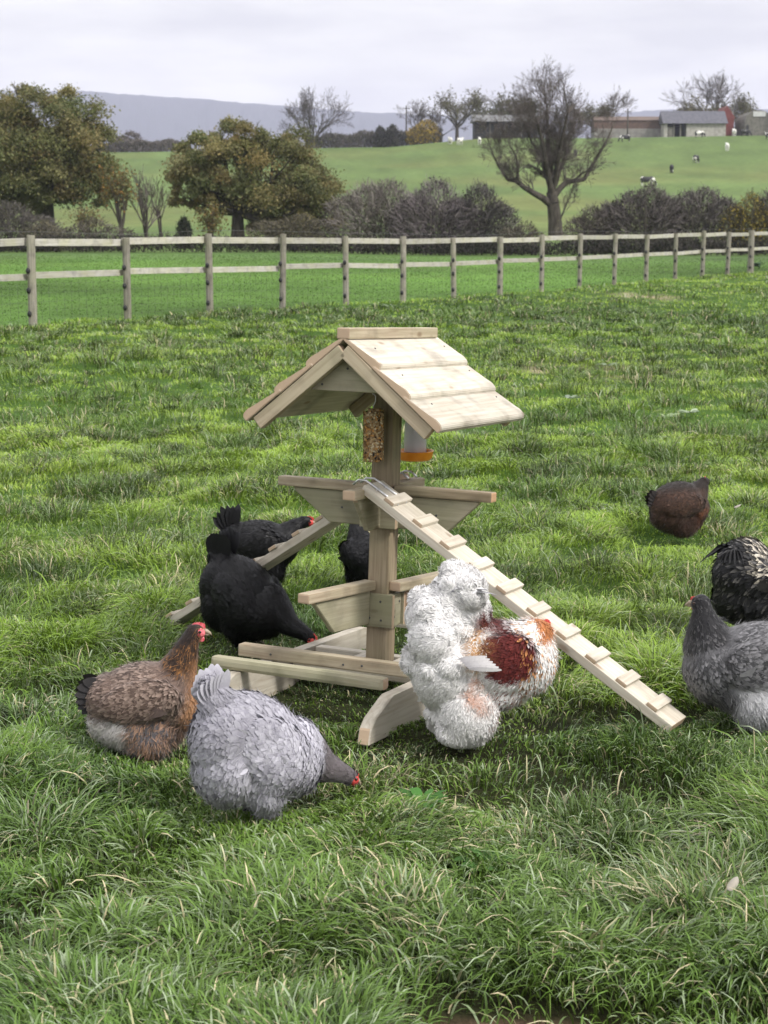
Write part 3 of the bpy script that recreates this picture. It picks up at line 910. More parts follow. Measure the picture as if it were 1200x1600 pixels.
for _k in (.2, .5, .82):
    for _y in (-.33, .28):
        _d = (RX * .329 - Vector((0, 0, .273)))
        _n = Vector((0, 0, 1)) * .329 + RX * .273
        screws(stand, [RO + RY * _y + _d * _k + _n.normalized() * .0305], _n, .0035)

def make_seed_block():
    p = st_world(RO + RY * (-.155) - Vector((0, 0, .0)))
    b = empty('seed_block', (p.x, p.y, p.z - .42))
    tag(b, 'brown seed and grain block hanging on a hook under the gable', 'seed block')
    rs = np.random.default_rng(4)
    bm = bmesh.new()
    add_box(bm, (.064, .064, .180), Matrix.Translation((0, 0, .09)))
    bmesh.ops.bevel(bm, geom=bm.edges[:], offset=.014, segments=4, affect='EDGES')
    for _ in range(3):
        bmesh.ops.subdivide_edges(bm, edges=bm.edges[:], cuts=1, use_grid_fill=True)
    for v in bm.verts:
        n = mnoise.noise(v.co * 90) * .0028 + mnoise.noise(v.co * 35) * .003
        dv = Vector((v.co.x, v.co.y, (v.co.z - .09) * .3))
        if dv.length > 1e-6: v.co += dv.normalized() * n
    o = from_bm('cake', bm, noisy('seed_cake', (.22, .13, .06), (.50, .36, .20), 90, .8, 3, .6, lo=.4, hi=.58), b, smooth=True)
    # seeds pressed into the faces
    n = 750
    face = rs.integers(0, 4, n); u = rs.uniform(-.029, .029, n); z = rs.uniform(.006, .175, n)
    nx = np.array([1, 0, -1, 0])[face]; ny = np.array([0, 1, 0, -1])[face]
    P = np.stack([nx * .0325 - ny * u, ny * .0325 + nx * u, z], -1)
    Nn = np.stack([nx, ny, 0 * nx], -1).astype(float)
    d = unit(rs.normal(0, 1, (n, 3)) * np.array([1, 1, 1.6])); d = unit(d - Nn * (d * Nn).sum(1, keepdims=True))
    sd_ = np.cross(Nn, d)
    Lg = rs.uniform(.006, .013, n)
    S0 = np.array([-.5, -.2, .2, .5])
    C = P[:, None] + d[:, None] * (S0[None, :, None] * Lg[:, None, None]) + Nn[:, None] * np.array([0, .0022, .0022, 0])[None, :, None]
    pal = np.array([[.62, .46, .24], [.50, .30, .12], [.75, .65, .45], [.05, .04, .035], [.30, .17, .07], [.68, .36, .12]])
    c = pal[rs.integers(0, 6, n)]
    o2 = strips('seed_crust', C, np.repeat(sd_[:, None], 4, 1), np.stack([np.full(n, .0012), np.full(n, .0028), np.full(n, .0028), np.full(n, .001)], 1), np.repeat(c[:, None], 4, 1), M['leaf'], o, tip=False)
    o2['kind'] = 'stuff'
    bm = bmesh.new()
    P = []
    for i in range(9):
        a = i / 8 * PI * 1.3
        P.append(Vector((.008 * math.sin(a), 0, .185 + .016 + .012 * -math.cos(a))))
    tubes(bm, [Vector((0, 0, .165)), Vector((0, 0, .19)), Vector((.007, 0, .205)), Vector((.007, 0, .222)), Vector((0, 0, .232))], [.0022] * 5, 6)
    tubes(bm, [Vector((0, 0, .226)), Vector((-.006, 0, .238)), Vector((-.006, 0, .268)), Vector((0, 0, .280)), Vector((.003, 0, .34))], [.0022] * 5, 6)
    from_bm('hook', bm, M['wire'], b, smooth=True)
make_seed_block()

def make_drinker():
    p = st_world(RO + RY * (.215))
    b = empty('drinker', (p.x, p.y, p.z - .44))
    tag(b, 'hanging poultry drinker with clouded white jar and orange tray behind the post', 'drinker')
    bm = bmesh.new()
    lathe(bm, [(.0, .0), (.054, .0), (.061, .008), (.066, .030), (.0675, .033), (.064, .034), (.058, .012), (.02, .010), (.0, .010)], 40)
    from_bm('tray', bm, noisy('orange_plastic', (.80, .26, .015), (.90, .33, .03), 30, .35, spec=.5), b, smooth=True)
    bm = bmesh.new()
    lathe(bm, [(.0, .0115), (.040, .0115), (.040, .06), (.038, .125), (.036, .14), (.022, .20), (.014, .215), (.010, .235), (.0, .236)], 36)
    from_bm('jar', bm, noisy('clouded_plastic', (.62, .60, .66), (.74, .72, .77), 9, .35, spec=.5), b, smooth=True)
    bm = bmesh.new()
    tubes(bm, [Vector((0, 0, .23)), Vector((0, 0, .25)), Vector((.006, 0, .262)), Vector((.006, 0, .30)), Vector((0, 0, .33))], [.0025] * 5, 6)
    from_bm('hook', bm, M['wire'], b, smooth=True)
make_drinker()

# ------------------------------------------------------------------ trees and bushes
def grow(rs, p, d, L, r, lvl, out, P):
    """out: list of (p0, p1, r0, r1, lvl). P: dict(levels, split, spread, shrink, up, wob)"""
    n = P.get('nseg', 3)
    pts = [Vector(p)]; dirs = [Vector(d).normalized()]
    seg = L / n
    dd = Vector(d).normalized(); q = Vector(p)
    r_end = r * P.get('taper', .62)
    for i in range(n):
        dd = (dd + Vector((rs.gauss(0, 1), rs.gauss(0, 1), rs.gauss(0, 1))) * P['wob'] + Vector((0, 0, P['up']))).normalized()
        q2 = q + dd * seg
        out.append((q.copy(), q2.copy(), r + (r_end - r) * i / n, r + (r_end - r) * (i + 1) / n, lvl))
        q = q2; pts.append(q.copy()); dirs.append(dd.copy())
    if lvl >= P['levels']:
        return
    k = P['split'][min(lvl, len(P['split']) - 1)]
    for j in range(k):
        s = rs.uniform(.35, 1.0) if j else 1.0
        i = min(n, max(1, int(round(s * n))))
        base = pts[i]; bd = dirs[i]
        az = rs.uniform(0, 2 * PI)
        o = bd.orthogonal().normalized()
        o = Matrix.Rotation(az, 3, bd) @ o
        sp = P['spread'][min(lvl, len(P['spread']) - 1)] * rs.uniform(.6, 1.3) * (.6 if j == 0 else 1)
        nd = (bd + o * math.tan(min(sp, 1.3))).normalized()
        rr = (r + (r_end - r) * i / n)
        sh = P['shrink'] * rs.uniform(.75, 1.15)
        grow(rs, base, nd, L * sh, rr * rs.uniform(.58, .78), lvl + 1, out, P)

def wood_mesh(name, segs, mat, parent, minr=0.0, sides=7):
    bm = bmesh.new()
    for p0, p1, r0, r1, l in segs:
        tubes(bm, [p0, p1], [max(r0, minr), max(r1, minr)], sides if r0 > .04 else 4, cap=False)
    return from_bm(name, bm, mat, parent, smooth=True)

def twig_strips(name, segs, colr, parent, minw, rs):
    n = len(segs)
    A = np.array([s[0][:] for s in segs]); B = np.array([s[1][:] for s in segs])
    w0 = np.maximum([s[2] for s in segs], minw); w1 = np.maximum([s[3] for s in segs], minw * .8)
    C = np.stack([A, (A + B) / 2, B], 1)
    d = unit(B - A)
    side = unit(np.cross(d, np.array([0, 1, 0]) + rs.normal(0, .3, (n, 3))))
    # two crossed ribbons each, so that a twig has a body from any side
    side2 = np.cross(d, side)
    C = np.concatenate([C, C]); S = np.concatenate([side, side2])
    W = np.stack([w0, (w0 + w1) / 2, w1], 1); W = np.concatenate([W, W])
    c = np.array(colr)[None] * rs.uniform(.7, 1.35, (n, 1)); c = np.concatenate([c, c])
    return strips(name, C, np.repeat(S[:, None], 3, 1), W, np.repeat(c[:, None], 3, 1), M['twig'], parent, tip=False)

def leaf_cards(name, P, size, colr, parent, rs, up=.3, aspect=.6):
    n = len(P)
    d = unit(rs.normal(0, 1, (n, 3)) + np.array([0, 0, -up]))
    s = unit(np.cross(d, rs.normal(0, 1, (n, 3))))
    Ls = size * rs.uniform(.6, 1.4, n)
    S0 = np.array([0, .45, 1.])
    bend = np.cross(d, s) * (rs.normal(0, .25, n) * Ls)[:, None]
    C = P[:, None] + d[:, None] * (S0[None, :, None] * Ls[:, None, None]) + bend[:, None] * np.array([0, 1, .4])[None, :, None]
    W = Ls[:, None] * aspect * .5 * np.array([.35, 1, 0])[None]
    return strips(name, C, np.repeat(s[:, None], 3, 1), W, np.repeat(colr[:, None], 3, 1), M['leaf'], parent, tip=True)

def pal(rs, n, cols, w):
    k = rs.choice(len(cols), n, p=np.array(w) / sum(w))
    return np.array(cols)[k] * rs.uniform(.7, 1.3, (n, 1))

def oak(px, py_base, D, crown, label, seed, trunk_r, fork, lean=0.0, n_leaf=26000, cols=None, w=None, leaf=.17, group=None):
    """crown: list of (px, py, rx_px, ry_px) ellipses in the photo that the crown's lobes fill"""
    rs = np.random.default_rng(seed); rr = random.Random(seed)
    base = ray_at(px, py_base, D)
    zb = float(base_z(base.x, D))
    t = empty('oak_tree', (base.x, D, zb))
    tag(t, label, 'tree', group)
    k = D / F_PX
    lobes = []
    for (cx, cy, rx, ry) in crown:
        c = ray_at(cx, cy, D) - Vector((base.x, D, zb))
        lobes.append((c, rx * k, ry * k))
    top = Vector((lean, 0, (py_base - fork) * k + (ray_at(px, py_base, D).z - zb)))
    segs = [(Vector((0, 0, -.3)), top * .5, trunk_r * 1.25, trunk_r * .95, 0), (top * .5, top, trunk_r * .95, trunk_r * .8, 0)]
    tips = []
    for (c, rx, ry) in lobes:
        for j in range(4):
            tgt = c + Vector((rr.uniform(-.7, .7) * rx, rr.uniform(-.8, .8) * rx, rr.uniform(-.5, .6) * ry))
            mid = top + (tgt - top) * .5 + Vector((rr.gauss(0, .3), rr.gauss(0, .3), -.1 * (tgt - top).length))
            r0 = trunk_r * rr.uniform(.3, .5)
            segs += [(top, mid, r0, r0 * .6, 1), (mid, tgt, r0 * .6, r0 * .22, 1)]
            out = []
            grow(rr, tgt, (tgt - mid), rx * .16, r0 * .22, 2, out, dict(levels=3, split=[3, 3, 3, 3], spread=[.6, .7], shrink=.7, up=.05, wob=.15, nseg=2))
            segs += out
    wood_mesh('trunk', segs, M['bark'], t)
    # leaf sprays: clumps in each lobe, mostly near its surface, with gaps between
    Ps = []; Cs = []
    tot = sum(rx * ry for _, rx, ry in lobes)
    for (c, rx, ry) in lobes:
        share = rx * ry / tot
        nl = int(n_leaf * share)
        ncl = max(10, int(85 * share * 2.2))
        for q in range(ncl):
            dvec = unit(rs.normal(0, 1, 3))
            rad = rs.uniform(.45, 1.0) ** .6
            cc = np.array(c) + dvec * np.array([rx, rx, ry]) * rad
            sz = min(rx, ry) * rs.uniform(.26, .48)
            m = nl // ncl
            pts = cc + rs.normal(0, 1, (m, 3)) * np.array([sz, sz, sz * .62]) * .55
            pts[:, 2] -= .25 * np.abs(pts[:, 0] - cc[0])
            tone = rs.uniform(0, 1)
            hl = .5 + .5 * dvec[2]
            ww = np.array(w, float).copy()
            ww[0] *= (1.6 - tone); ww[-1] *= (.3 + 1.6 * tone)
            Ps.append(pts); Cs.append((np.array([np.interp(np.clip(tone + rs.normal(0, .06), 0, 1) ** 2.1, np.linspace(0, 1, len(cols)), np.array(cols)[:, q_]) for q_ in range(3)])[None] * .6 + pal(rs, m, cols, ww) * .4) * rs.uniform(.85, 1.15, (m, 1)) * rs.uniform(.75, 1.2))
    leaf_cards('crown', np.concatenate(Ps), leaf, np.concatenate(Cs), t, rs)
    return t

def bare_tree(px, py_base, D, top_py, label, seed, P, r, minw=.012, colr=(.15, .13, .12), limbs=None, leaves=None, name='bare_tree', group=None, trunk_frac=.25):
    rs = np.random.default_rng(seed); rr = random.Random(seed)
    b = ray_at(px, py_base, D); zb = float(base_z(b.x, D))
    t = empty(name, (b.x, D, zb)); tag(t, label, 'tree', group)
    H = ray_at(px, top_py, D).z - zb
    k = D / F_PX
    out = []
    loc = lambda x, y, dd=0: ray_at(x, y, D) - Vector((b.x, D, zb)) + Vector((0, dd, 0))
    if limbs:
        for lm in limbs:
            pts = [loc(x, y, dd) for x, y, dd in lm['pts']]
            rads = np.linspace(lm['r'][0], lm['r'][1], len(pts))
            for i in range(len(pts) - 1):
                out.append((pts[i], pts[i + 1], rads[i], rads[i + 1], 0))
                for j in range(lm.get('n', 2)):
                    if i == 0 and lm.get('skip'): continue
                    q = pts[i].lerp(pts[i + 1], rr.uniform(.2, 1))
                    dd = (pts[i + 1] - pts[i]).normalized()
                    dv = (dd * .5 + Vector((rr.gauss(0, .45), rr.gauss(0, .45), rr.uniform(.3, 1.0)))).normalized()
                    grow(rr, q, dv, H * lm.get('twig', .13) * rr.uniform(.6, 1.3), rads[i] * .22, 1, out, P)
            dd = (pts[-1] - pts[-2]).normalized()
            grow(rr, pts[-1], dd, H * lm.get('twig', .13), rads[-1] * .8, 1, out, P)
    else:
        out.append((Vector((0, 0, -.2)), Vector((0, 0, H * trunk_frac)), r * 1.15, r * .85, 0))
        for j in range(P.get('stems', 4)):
            az = 2 * PI * j / P.get('stems', 4) + rr.uniform(-.4, .4)
            sp = P.get('stem_spread', .35) * rr.uniform(.4, 1.3)
            grow(rr, (0, 0, H * trunk_frac * rr.uniform(.75, 1)), (math.cos(az) * sp, math.sin(az) * sp, 1), H * P.get('stem_len', .32), r * .6, 1, out, P)
        # trim to the height in the photo
        zmax = max(s[1].z for s in out); f = H / zmax
        out = [(a * f if l else a, c * f if l else Vector((c.x, c.y, c.z * f)), r0, r1, l) for a, c, r0, r1, l in out]
    thick = [s for s in out if s[2] > .05 or s[4] == 0]
    thin = [s for s in out if not (s[2] > .05 or s[4] == 0)]
    wood_mesh('trunk', thick, M['bark'], t)
    if thin: twig_strips('crown', thin, colr, t, minw, rs)
    if leaves:
        tip = np.array([s[1][:] for s in thin if s[4] >= P['levels'] - 1])
        m = leaves['n']
        pts = tip[rs.integers(0, len(tip), m)] + rs.normal(0, leaves.get('sp', .25), (m, 3))
        leaf_cards('foliage', pts, leaves['size'], pal(rs, m, leaves['cols'], leaves['w']), t, rs)
    return t

def bush(px, D, top_py, half_px, label, seed, cols, w, n_twig=1600, n_leaf=2500, twigc=(.10, .085, .08), leaf=.11, minw=.012, name='bush', lobes=3, group=None, base_py=None, cat='bush'):
    """a thicket of stems, twigs and small leaves that reaches the ground"""
    rs = np.random.default_rng(seed)
    k = D / F_PX
    b = ray_at(px, 350, D); zb = float(base_z(b.x, D))
    H = ray_at(px, top_py, D).z - zb
    t = empty(name, (b.x, D, zb)); tag(t, label, cat, group)
    hw = half_px * k
    cs = []
    for j in range(lobes):
        f = ((j + .5) / lobes * 2 - 1) if lobes > 1 else 0
        hh = H * (1 - .22 * abs(f) ** 1.5) * rs.uniform(.78, 1.0) if j != lobes // 2 else H
        cs.append((f * hw * .85, rs.uniform(-.25, .25) * hw, hh, hw / lobes * 2.3 if lobes > 1 else hw))
    def pts_in(n, shell=.0):
        j = rs.integers(0, lobes, n)
        c = np.array(cs)[j]
        a_ = rs.uniform(0, 2 * PI, n); rad = rs.uniform(shell, 1, n) ** .5
        zz = rs.uniform(0, 1, n) ** .75
        pr = np.sqrt(np.maximum(0, 1 - zz ** 5)) * (.82 + .3 * rs.random(n))
        x = c[:, 0] + np.cos(a_) * c[:, 3] * rad * pr; y = c[:, 1] + np.sin(a_) * c[:, 3] * rad * pr
        return np.stack([x, y, np.maximum(zz * c[:, 2] * (.9 + .14 * rs.random(n)), .03)], -1)
    # stems from the ground
    n = 26
    B = pts_in(n); root = B * np.array([.7, .7, 0]); mid = (B + root) / 2 + rs.normal(0, .12, (n, 3))
    bm = bmesh.new()
    for i in range(n):
        tubes(bm, [Vector(root[i]), Vector(mid[i]), Vector(B[i])], [.035, .026, .012], 5)
    from_bm('stem', bm, M['bark'], t, smooth=True)
    # twigs
    n_twig = int(n_twig * 1.7)
    A = pts_in(n_twig, .2)
    cen = np.array([0, 0, H * .25])
    d = unit(unit(A - cen) + rs.normal(0, .45, (n_twig, 3)) + np.array([0, 0, .25]))
    Lt = rs.uniform(.2, .5, n_twig) * min(1.2, H / 3)
    C = np.stack([A - d * (Lt * .5)[:, None], A, A + d * (Lt * .5)[:, None] + rs.normal(0, .05, (n_twig, 3))], 1)
    s = unit(np.cross(d, rs.normal(0, 1, (n_twig, 3))))
    W = np.stack([np.full(n_twig, minw * 1.2), np.full(n_twig, minw), np.full(n_twig, minw * .6)], 1)
    c = np.array(twigc)[None] * rs.uniform(.6, 1.4, (n_twig, 1))
    tw = strips('twig_spray', C, np.repeat(s[:, None], 3, 1), W, np.repeat(c[:, None], 3, 1), M['twig'], t, tip=False)
    tw['kind'] = 'stuff'
    P = pts_in(n_leaf, .1)
    leaf_cards('foliage', P, leaf, pal(rs, n_leaf, cols, w), t, rs)
    return t

OAKC = [(.095, .108, .042), (.165, .168, .070), (.225, .210, .092), (.250, .205, .088), (.275, .195, .075)]
oak(76, 372, 92, [(70, 205, 100, 62), (15, 245, 85, 75), (128, 240, 52, 60), (78, 272, 90, 48), (62, 163, 58, 32), (110, 300, 60, 30), (30, 310, 60, 32)], 'tall olive green oak with a broad domed crown at the frame edge', 21, .40, 312,
    n_leaf=105000, cols=OAKC, w=[3.2, 3.2, 2.2, .7, .35], leaf=.125)
oak(372, 372, 90, [(345, 250, 78, 46), (430, 262, 78, 58), (480, 290, 52, 48), (300, 262, 42, 40), (370, 212, 55, 30), (425, 226, 48, 28), (320, 228, 46, 32), (290, 305, 42, 18), (440, 320, 60, 34), (330, 318, 45, 16), (505, 320, 36, 40), (430, 345, 60, 22), (490, 350, 48, 22), (325, 285, 50, 30)], 'spreading oak turning orange brown on one side behind the fence', 22, .36, 334,
    n_leaf=105000, cols=OAKC, w=[2.6, 3, 2.6, 1.5, .9], leaf=.12)

# the big leafless tree
TW = dict(levels=5, split=[3, 4, 4, 3, 3], spread=[.5, .6, .6], shrink=.66, up=.05, wob=.15, nseg=2)
bare_tree(868, 364, 88, 103, 'tall leafless tree with two long curving side limbs', 31, TW, .4, minw=.006, limbs=[
    dict(pts=[(868, 372, 0), (867, 345, 0), (864, 318, 0), (862, 300, .1)], r=(.40, .27), n=0),
    dict(pts=[(863, 322, 0), (848, 310, -.2), (833, 302, -.3), (818, 293, -.4), (805, 283, -.5), (792, 281, -.5), (779, 262, -.6), (768, 240, -.6)], r=(.20, .04), n=2, twig=.09, skip=True),
    dict(pts=[(807, 284, -.5), (808, 262, -.6), (805, 246, -.7), (795, 228, -.7)], r=(.08, .03), n=2, twig=.09),
    dict(pts=[(866, 306, 0), (876, 294, .3), (887, 284, .5), (900, 282, .6), (915, 280, .7), (924, 265, .8), (936, 246, .9), (950, 222, 1.0), (957, 208, 1.1), (962, 196, 1.2)], r=(.17, .03), n=2, twig=.085, skip=True),
    dict(pts=[(862, 303, 0), (853, 262, -.5), (845, 222, -.8), (836, 190, -1.0)], r=(.17, .05), n=5, twig=.11),
    dict(pts=[(862, 303, .1), (860, 250, .6), (858, 205, .7), (857, 165, .8)], r=(.18, .045), n=6, twig=.115),
    dict(pts=[(864, 300, .1), (870, 250, -.4), (877, 212, -.8), (884, 178, -1)], r=(.15, .045), n=5, twig=.11),
    dict(pts=[(868, 290, .1), (880, 256, .6), (889, 232, .9), (896, 208, 1.2)], r=(.11, .035), n=5, twig=.105),
    dict(pts=[(860, 296, .1), (849, 250, .5), (834, 222, .9), (822, 192, 1.2)], r=(.12, .035), n=5, twig=.105),
    dict(pts=[(872, 352, 0), (886, 318, .3), (896, 296, .4)], r=(.05, .02), n=2, twig=.07)])

# saplings under the oaks
SAP = dict(levels=4, split=[3, 3, 3], spread=[.42, .5], shrink=.72, up=.16, wob=.1, nseg=3, stems=4, stem_spread=.38, stem_len=.3)
bare_tree(190, 368, 84, 250, 'slim sapling with sparse orange leaves next to the tall oak', 41, SAP, .14, minw=.010, colr=(.10, .085, .06), name='sapling', leaves=dict(n=1100, size=.13, sp=.22, cols=[(.15, .12, .04), (.22, .12, .03), (.10, .10, .04)], w=[2, 1, 2]), trunk_frac=.3)
bare_tree(228, 368, 86, 255, 'grey many stemmed leafless sapling between the two oaks', 42, dict(SAP, stems=6, stem_spread=.25), .12, minw=.010, colr=(.13, .115, .10), name='sapling', trunk_frac=.12)
bare_tree(251, 368, 87, 275, 'thin crooked sapling beside the spreading oak', 43, dict(SAP, stems=3, stem_spread=.25), .10, minw=.010, colr=(.12, .10, .085), name='sapling', trunk_frac=.2)
bare_tree(136, 372, 83, 318, 'low twiggy sapling under the tall oak', 44, SAP, .08, minw=.010, colr=(.12, .11, .08), name='sapling', leaves=dict(n=500, size=.12, sp=.25, cols=[(.13, .13, .05), (.16, .12, .05)], w=[1, 1]), trunk_frac=.1)
bare_tree(330, 372, 84, 318, 'low leafy sapling below the spreading oak branch', 45, SAP, .09, minw=.010, colr=(.12, .10, .07), name='sapling', leaves=dict(n=900, size=.12, sp=.25, cols=[(.13, .12, .045), (.17, .11, .035)], w=[2, 1]), trunk_frac=.15)

DARK = [(.040, .044, .030), (.060, .058, .042), (.085, .075, .060)]
OLIVE = [(.075, .07, .04), (.10, .09, .05), (.13, .11, .06)]
BR = 'bushes in the hedgerow behind the paddock'
bush(12, 79, 316, 68, 'grey brown bush at the foot of the tall oak', 51, [(.05, .045, .04), (.08, .075, .05), (.06, .06, .035)], [2, 2, 1], 2200, 2200, (.11, .10, .09), .10, group=BR)
bush(70, 78, 345, 30, 'small pale olive bush by the second fence post', 52, OLIVE, [1, 2, 2], 700, 900, (.13, .12, .09), .09, group=BR)
bush(288, 84, 340, 13, 'little dark evergreen bush under the spreading oak', 53, [(.015, .022, .012), (.025, .035, .018)], [1, 1], 300, 900, (.04, .04, .03), .10, group=BR, lobes=1)
bush(135, 80, 342, 70, 'low brown scrub below the oak trunk', 54, [(.07, .06, .045), (.09, .085, .05)], [2, 1], 1100, 900, (.12, .105, .09), .09, group=BR, lobes=4)
bush(455, 80, 335, 62, 'olive leafed scrub beneath the spreading oak', 55, OLIVE, [2, 2, 1], 1500, 2200, (.10, .09, .07), .11, group=BR, lobes=4)
bush(592, 81, 283, 74, 'broad grey olive bush with fine pale twigs', 56, [(.075, .068, .048), (.095, .085, .055), (.06, .055, .045)], [2, 2, 1], 3400, 2400, (.18, .16, .145), .10, group=BR, lobes=4)
bush(682, 80, 280, 58, 'tall purple brown bush in the middle of the hedgerow', 57, [(.05, .043, .040), (.065, .058, .045)], [2, 1], 2200, 1600, (.15, .13, .13), .10, group=BR, lobes=3)
bush(750, 80, 288, 50, 'near black rounded thorn bush beside the purple brown bush', 58, DARK, [3, 2, 1], 2000, 2800, (.10, .09, .088), .11, group=BR, lobes=3)
bush(815, 79, 346, 34, 'low straggly scrub at the foot of the leafless tree', 59, OLIVE, [2, 1, 1], 900, 500, (.13, .115, .09), .09, group=BR, lobes=4)
bush(925, 80, 322, 40, 'thin brown scrub beside the long dark thorn bush', 60, [(.06, .055, .04), (.09, .08, .05)], [2, 1], 1300, 900, (.11, .095, .085), .09, group=BR, lobes=3)
bush(1000, 80, 290, 66, 'dark thorn bush with a raised twiggy crest', 61, DARK, [2, 2, 1], 2800, 3000, (.12, .105, .10), .11, group=BR, lobes=4)
bush(1088, 81, 293, 66, 'dense grey black thorn bush next to the yellow shrub', 62, DARK, [2, 3, 2], 2800, 2800, (.13, .115, .11), .11, group=BR, lobes=4)
bush(1172, 80, 302, 36, 'yellow leafed shrub at the end of the hedgerow', 63, [(.26, .21, .045), (.33, .25, .05), (.16, .14, .05)], [2, 1.4, 1.4], 900, 2400, (.10, .09, .06), .11, group=BR, lobes=3)
bush(1225, 80, 285, 40, 'brown bush beyond the yellow shrub', 64, DARK, [1, 2, 2], 1500, 1500, (.10, .085, .08), .11, group=BR, lobes=3)

# the cut hedge that closes the paddock
def hedge_row(name, D0, x0, x1, h, depth, label, seed, cols, w, n_leaf, n_twig, leaf, twigc, minw=.010):
    rs = np.random.default_rng(seed)
    t = empty(name, ((x0 + x1) / 2, D0, float(base_z((x0 + x1) / 2, D0)))); tag(t, label, 'hedge')
    xm = (x0 + x1) / 2; zb = float(base_z(xm, D0))
    def P(n):
        x = rs.uniform(x0, x1, n); y = D0 + rs.uniform(-.5, .5, n) * depth
        hh = h * (.55 + .85 * fbm(x / 2.5, 0 * x, seed)) ; z = rs.uniform(0, 1, n) ** .8 * hh
        return np.stack([x - xm, y - D0, z + base_z(x, D0 + 0 * x) - zb], -1)
    A = P(n_twig); d = unit(rs.normal(0, .5, (n_twig, 3)) + np.array([0, 0, .8])); Lt = rs.uniform(.2, .5, n_twig) * max(1, h / 1.2)
    C = np.stack([A - d * (Lt * .5)[:, None], A, A + d * (Lt * .5)[:, None]], 1)
    s = unit(np.cross(d, rs.normal(0, 1, (n_twig, 3))))
    o = strips('twig_spray', C, np.repeat(s[:, None], 3, 1), np.full((n_twig, 3), minw), np.repeat((np.array(twigc)[None] * rs.uniform(.6, 1.4, (n_twig, 1)))[:, None], 3, 1), M['twig'], t, tip=False)
    o['kind'] = 'stuff'
    leaf_cards('foliage', P(n_leaf), leaf, pal(rs, n_leaf, cols, w), t, rs)
hedge_row('hedge', 76, -24, 25, .62, .9, 'low dark cut hedge along the far edge of the paddock', 71, [(.018, .022, .014), (.03, .032, .02), (.05, .045, .03)], [3, 2, 1], 15000, 8000, .10, (.05, .045, .04))
def at_x(px, D): return (px - 600) / F_PX * D
CR = 300
hedge_row('hedge', CR + 4, at_x(478, CR), at_x(690, CR), 2.5, 1.6, 'dark hedge on the hill crest below the distant leafless tree', 72, [(.095, .095, .070), (.14, .13, .10)], [2, 1], 5200, 6000, .30, (.13, .115, .105), .03)
hedge_row('hedge', CR + 4, at_x(150, CR), at_x(300, CR), 1.9, 1.6, 'grey brown hedge on the skyline between the two oaks', 73, [(.10, .09, .075), (.14, .12, .10)], [2, 1], 3800, 3500, .30, (.16, .14, .13), .03)

# trees on the crest
FAR = dict(levels=6, split=[3, 3, 3, 3, 3], spread=[.45, .55, .6], shrink=.72, up=.05, wob=.13, nseg=2, stems=5, stem_spread=.5, stem_len=.3)
CG = 'trees along the hill crest'
bare_tree(490, 222, 303, 132, 'fan shaped leafless willow standing above the crest hedge', 81, dict(FAR, stems=9, stem_spread=.75, stem_len=.36), .30, minw=.020, colr=(.12, .105, .10), group=CG, trunk_frac=.12)
bare_tree(650, 222, 306, 153, 'small grey leafless tree beside the utility pole', 82, dict(FAR, stems=4, stem_spread=.3), .18, minw=.018, colr=(.14, .125, .12), group=CG, trunk_frac=.2)
bare_tree(714, 222, 306, 133, 'dome headed tree with a clear trunk near the white cows', 83, dict(FAR, stems=6, stem_spread=1.0, stem_len=.27, up=.02), .32, minw=.020, colr=(.115, .10, .08), group=CG, trunk_frac=.33, leaves=dict(n=1500, size=.34, sp=.5, cols=[(.12, .115, .06), (.10, .09, .05)], w=[1, 1]))
bare_tree(690, 222, 310, 160, 'low thin tree between the yellow bush and the dome headed tree', 84, dict(FAR, stems=4, stem_spread=.8), .16, minw=.018, colr=(.14, .12, .10), group=CG, trunk_frac=.3)
bare_tree(762, 222, 318, 158, 'olive bushy tree behind the dark barn', 85, dict(FAR, stems=5, stem_spread=.5), .2, minw=.020, colr=(.11, .10, .075), group=CG, trunk_frac=.1, leaves=dict(n=1800, size=.36, sp=.5, cols=[(.10, .10, .05), (.08, .08, .04)], w=[1, 1]))
bare_tree(806, 222, 320, 146, 'larger olive tree overtopping the dark barn', 86, dict(FAR, stems=6, stem_spread=.55), .25, minw=.020, colr=(.11, .10, .075), group=CG, trunk_frac=.1, leaves=dict(n=3200, size=.38, sp=.6, cols=[(.10, .10, .05), (.075, .075, .04)], w=[1, 1]))
bare_tree(930, 216, 322, 154, 'round topped tree rising behind the brick wall', 87, dict(FAR, stems=6, stem_spread=1.0, stem_len=.27, up=.02), .28, minw=.020, colr=(.12, .105, .085), group=CG, trunk_frac=.3, leaves=dict(n=1500, size=.34, sp=.5, cols=[(.12, .115, .06), (.10, .09, .05)], w=[1, 1]))
bare_tree(1113, 214, 330, 108, 'tall spreading leafless tree behind the red shed', 88, dict(FAR, stems=6, stem_spread=.75, stem_len=.29, up=.04), .42, minw=.021, colr=(.10, .085, .07), group=CG, trunk_frac=.24)
bare_tree(1085, 214, 328, 152, 'pale leafy tree between the slate barn and the tall leafless tree', 89, dict(FAR, stems=6, stem_spread=.8), .2, minw=.020, colr=(.14, .12, .085), group=CG, trunk_frac=.15, leaves=dict(n=2600, size=.36, sp=.6, cols=[(.16, .145, .08), (.12, .11, .06)], w=[1, 1]))
bare_tree(1150, 214, 332, 148, 'pale leafy tree behind the grey round roofed shed', 90, dict(FAR, stems=6, stem_spread=.8), .2, minw=.020, colr=(.13, .11, .085), group=CG, trunk_frac=.15, leaves=dict(n=2400, size=.36, sp=.6, cols=[(.15, .14, .08), (.11, .11, .06)], w=[1, 1]))
bush(660, 302, 188, 17, 'golden yellow bush on the hill crest', 91, [(.36, .25, .04), (.28, .20, .05), (.14, .12, .04)], [2, 2, 1], 300, 1500, (.10, .09, .06), .36, .03, lobes=2)
